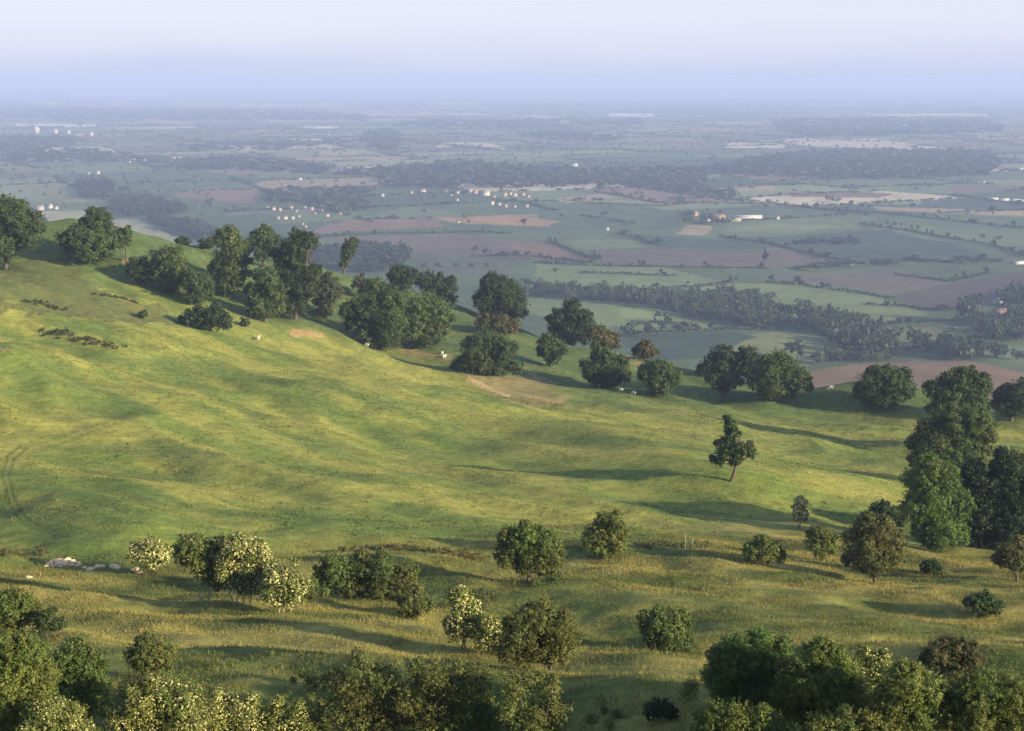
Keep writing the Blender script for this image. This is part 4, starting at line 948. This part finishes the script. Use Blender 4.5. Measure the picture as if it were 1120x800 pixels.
def radome(px, py, rpx, label):
    p = at_plain(px, py + rpx); k = p[1] / F; r = rpx * k
    root = empty('radome', (p[0], p[1], hz(p[0], p[1]))); tag(root, label, 'radome', 'white domes of the far radio station')
    th = np.linspace(.0, 2.45, 14); ph = np.linspace(0, 2 * np.pi, 24, endpoint=False)
    v = np.array([(r * math.sin(a) * math.cos(b), r * math.sin(a) * math.sin(b), r * (1 + math.cos(a)) + r * .1) for a in th for b in ph])
    i = np.arange(13 * 24).reshape(13, 24); j = np.roll(i, -1, 1)
    mesh_np('dome', v, np.stack([i, i + 24, j + 24, j], -1).reshape(-1, 4), M_WHITE, root, smooth=True)
    v, f, c = tube([(0, 0, -.5), (0, 0, r * .5)], [r * .72, r * .72], 24); mesh_np('base', v, f, M_CREAM, root)
radome(40, 142.5, 3.6, 'largest white ball dome of the far station'); radome(61, 144, 2.4, 'second white ball dome of the far station'); radome(75, 145, 2.2, 'white ball dome third in the line of the far station'); radome(100, 147, 2.3, 'white ball dome at the end of the line of the far station')
for px in (83, 87, 91, 94): radome(px, 148, 1.1, 'tiny white dome in the row of four at the far station')

# ------------------------------------------------------------------ sheep
def sheep_mesh(graze):
    if graze: vs = [(-.45, 0, .62, .20), (-.15, 0, .66, .27), (.2, 0, .66, .26), (.42, 0, .60, .17), (.60, 0, .42, .10), (.72, 0, .22, .075), (.80, 0, .10, .05)]
    else: vs = [(-.45, 0, .62, .20), (-.15, 0, .66, .27), (.2, 0, .66, .26), (.40, 0, .72, .16), (.52, 0, .90, .11), (.66, 0, .93, .08), (.78, 0, .88, .05)]
    ed = [(1, 0), (1, 2), (2, 3), (3, 4), (4, 5), (5, 6)]
    for x, r, at_ in ((-.32, .06, 0), (.28, .055, 2)):
        for s in (-1, 1):
            k = len(vs); vs += [(x, s * .13, .42, .085), (x + .02, s * .13, .22, .045), (x, s * .13, .0, .04)]; ed += [(at_, k), (k, k + 1), (k + 1, k + 2)]
    k = len(vs); vs.append((-.60, 0, .50, .05)); ed.append((0, k))
    me = bpy.data.meshes.new('sheep'); me.from_pydata([v[:3] for v in vs], ed, [])
    o = bpy.data.objects.new('sheep_skeleton', me); COL.objects.link(o)
    mo = o.modifiers.new('s', 'SKIN'); o.modifiers.new('d', 'SUBSURF').levels = 1
    for sv, v in zip(me.skin_vertices[0].data, vs): sv.radius = (v[3], v[3])
    me.skin_vertices[0].data[1].use_root = True
    dg = bpy.context.evaluated_depsgraph_get()
    m2 = bpy.data.meshes.new_from_object(o.evaluated_get(dg)); m2.name = 'sheep'
    bpy.data.objects.remove(o); m2.materials.clear(); m2.materials.append(M_FLEECE)
    m2.polygons.foreach_set('use_smooth', np.ones(len(m2.polygons), bool))
    return m2
SM = [sheep_mesh(True), sheep_mesh(False)]
for i, (px, py, q, a, lab) in enumerate([
    (283, 372, 1, 1.4, 'white sheep alone below the wide dark bush and orange scar'), (397, 377, 0, .3, 'upper sheep of the two under the big mid slope clump'), (401, 379.5, 0, 2.9, 'lower sheep of the two under the big mid slope clump'),
    (486, 392, 1, .5, 'white sheep near the bare earth between the clump and the spreading tree'), (483, 388, 0, 2.2, 'pale sheep lying close above the one by the bare earth'),
    (679, 428.5, 0, .2, 'upper sheep of the pair below the narrow lobed dark tree'), (693, 432, 0, 2.7, 'lower sheep of the pair below the narrow lobed dark tree'),
    (765, 409, 0, .1, 'distant sheep on the grass before the pale trunked tree'), (909, 426, 0, 3.0, 'distant sheep between the broad lit oak and the mound oak')]):
    p = at(px, py)
    o = bpy.data.objects.new('sheep', SM[q]); COL.objects.link(o); o.location = p; o.rotation_euler[2] = a; o.scale = (1.1,) * 3
    tag(o, lab, 'sheep', 'sheep on the hillside')

# ------------------------------------------------------------------ stones and posts
def rock_mesh(seed):
    r_ = np.random.default_rng(seed)
    import bmesh
    bm = bmesh.new(); bmesh.ops.create_icosphere(bm, subdivisions=2, radius=1)
    for _ in range(7):
        nrm = Vector(r_.normal(size=3)).normalized(); dcut = r_.uniform(.55, .8)
        for v in bm.verts:
            e = v.co.dot(nrm) - dcut
            if e > 0: v.co -= nrm * e
    for v in bm.verts: v.co *= 1 + r_.normal() * .03
    me = bpy.data.meshes.new('stone'); bm.to_mesh(me); bm.free(); me.materials.append(M_STONE); return me
RK = [rock_mesh(s) for s in range(5)]
ST = [(54, 617, .45), (60, 615, .55), (66, 614, .6), (72, 614, .62), (78, 615, .5), (64, 618, .5), (71, 618, .5), (79, 619, .42), (86, 619, .4), (92, 622, .35), (99, 624, .5), (107, 621, .5), (111, 621, .42), (124, 620, .55), (128, 622, .45), (147, 624, .45), (152, 627, .4), (32, 632, .4)] + [(int(50 + 38 * q), 614 + 6 * abs(math.sin(q * 40)), .22 + .14 * abs(math.sin(q * 77))) for q in np.linspace(0, 1, 22)]
for i, (px, py, s) in enumerate(ST):
    p = at(px, py); o = bpy.data.objects.new('stone', RK[i % 5]); COL.objects.link(o)
    o.location = (p[0], p[1], p[2] + s * .1); o.scale = (s * rng.uniform(.7, 1.1), s * .75, s * rng.uniform(.4, .6)); o.rotation_euler[2] = rng.uniform(0, 6.28)
    if i == 17: tag(o, 'single pale stone lying apart in the grass below the stone bank', 'stone', 'pale limestone lumps')
    elif i in (15, 16): tag(o, 'pale stone at the foot of the round flowering elder', 'stone', 'pale limestone lumps')
    elif 10 <= i < 15: tag(o, 'pale stone in the low scatter between the heap and the round elder', 'stone', 'pale limestone lumps')
    else: tag(o, 'pinkish pale limestone lump in the heap on the bank', 'stone', 'pale limestone lumps')
def post(px, py, h, label):
    p = at(px, py); v, f, c = tube([(0, 0, -.2), (.01, 0, h * .5), (.03, 0, h)], [.05, .048, .045], 8)
    f = [f, np.arange(len(v) - 8, len(v)).reshape(1, 8)]
    o = mesh_np('fence_post', v, f, M_WOOD); o.location = p
    tag(o, label, 'fence post', 'old fence posts on the meadow edge')
post(749, 601, 1.5, 'pale weathered post on the meadow edge, taller of the two'); post(757, 602, 1.2, 'pale weathered post on the meadow edge, shorter of the two')
def dead_limb():
    p = at(948, 566); parts = [limb((0, 0, 0), (3.2, .6, 1.3), .16, .07), limb((1.6, .3, .7), (2.4, -.6, 1.9), .08, .03), limb((-1.8, .2, .1), (.4, 0, .3), .10, .15), limb((2.4, .4, 1.0), (3.6, 1.2, 2.1), .06, .02)]
    v, f, c = merge(parts); o = mesh_np('dead_branch', v, f, M_PALEBARK, smooth=True); o.location = p
    tag(o, 'bleached dead branch lying by the dark thicket', 'dead branch')
dead_limb()

# ------------------------------------------------------------------ haze, sky, sun, camera
AZ, EL = math.radians(121), math.radians(16.5)
SUN = Vector((math.cos(EL) * math.sin(AZ), math.cos(EL) * math.cos(AZ), math.sin(EL)))
v, f = box(-62000, 62000, -3000, 74000, float(fz.min()) - 1.0, CZ + 14)
m, nt, out = new_mat('haze')
pv = N(nt, 'ShaderNodeVolumePrincipled'); pv.inputs['Color'].default_value = (.45, .565, .88, 1); pv.inputs['Density'].default_value = 1.3e-4; pv.inputs['Anisotropy'].default_value = 0.0
nt.links.new(pv.outputs[0], out.inputs['Volume'])
tag(mesh_np('haze', v, f, m), 'thin blue haze filling the vale', kind='stuff')

w = bpy.data.worlds.new('World'); sc.world = w; w.use_nodes = True
nt = w.node_tree; bg = nt.nodes['Background']
sky = nt.nodes.new('ShaderNodeTexSky'); sky.sky_type = 'NISHITA'; sky.sun_disc = False
sky.sun_elevation = EL; sky.sun_rotation = AZ; sky.altitude = 250; sky.air_density = 1.0; sky.dust_density = 1.5; sky.ozone_density = 3.0
tc = N(nt, 'ShaderNodeTexCoord'); sx = N(nt, 'ShaderNodeSeparateXYZ'); nt.links.new(tc.outputs['Generated'], sx.inputs[0])
mr = N(nt, 'ShaderNodeMapRange', interpolation_type='SMOOTHSTEP', i_From_Min=-.02, i_From_Max=.55, i_To_Min=.94, i_To_Max=.15); nt.links.new(sx.outputs['Z'], mr.inputs['Value'])
mxs = N(nt, 'ShaderNodeMix', data_type='RGBA'); nt.links.new(mr.outputs['Result'], mxs.inputs[0]); nt.links.new(sky.outputs[0], mxs.inputs[6])
hm = N(nt, 'ShaderNodeMix', data_type='RGBA'); hr_ = N(nt, 'ShaderNodeMapRange', interpolation_type='SMOOTHSTEP', i_From_Min=-.004, i_From_Max=.040)
nz = N(nt, 'ShaderNodeTexNoise', i_Scale=5.0, i_Detail=4.0); mp = N(nt, 'ShaderNodeMapping'); mp.inputs['Scale'].default_value = (1, 1, 9)
nt.links.new(tc.outputs['Generated'], mp.inputs[0]); nt.links.new(mp.outputs[0], nz.inputs['Vector'])
na = N(nt, 'ShaderNodeMath', operation='MULTIPLY_ADD'); na.inputs[1].default_value = .03; nt.links.new(nz.outputs['Fac'], na.inputs[0]); nt.links.new(sx.outputs['Z'], na.inputs[2])
ns_ = N(nt, 'ShaderNodeMath', operation='SUBTRACT'); ns_.inputs[1].default_value = .015; nt.links.new(na.outputs[0], ns_.inputs[0])
nt.links.new(ns_.outputs[0], hr_.inputs['Value']); nt.links.new(hr_.outputs['Result'], hm.inputs[0])
hm.inputs[6].default_value = (2.02, 2.28, 3.12, 1); hm.inputs[7].default_value = (2.74, 2.77, 3.32, 1)      # thin high overcast, bluer at the horizon
nt.links.new(hm.outputs[2], mxs.inputs[7])
nt.links.new(mxs.outputs[2], bg.inputs['Color']); bg.inputs['Strength'].default_value = .12

sl = bpy.data.lights.new('sun', 'SUN'); sl.energy = 5.0; sl.angle = math.radians(.5); sl.color = (1.0, .84, .58)
so = bpy.data.objects.new('sun', sl); COL.objects.link(so); so.rotation_euler = (-SUN).to_track_quat('-Z', 'Y').to_euler(); so.location = SUN * 500

cam = bpy.data.cameras.new('camera'); co = bpy.data.objects.new('camera', cam); COL.objects.link(co); sc.camera = co
cam.sensor_width = 36; cam.lens = F / W * 36; cam.clip_start = .5; cam.clip_end = 200000
co.location = (0, 0, CZ); co.rotation_euler = (math.pi / 2 - PITCH, 0, 0)

sc.view_settings.view_transform = 'Standard'; sc.view_settings.look = 'None'; sc.view_settings.gamma = 1
sc.view_settings.exposure = 1.28
cy = sc.cycles
cy.max_bounces = 5; cy.diffuse_bounces = 2; cy.transmission_bounces = 3; cy.volume_bounces = 0; cy.use_denoising = True
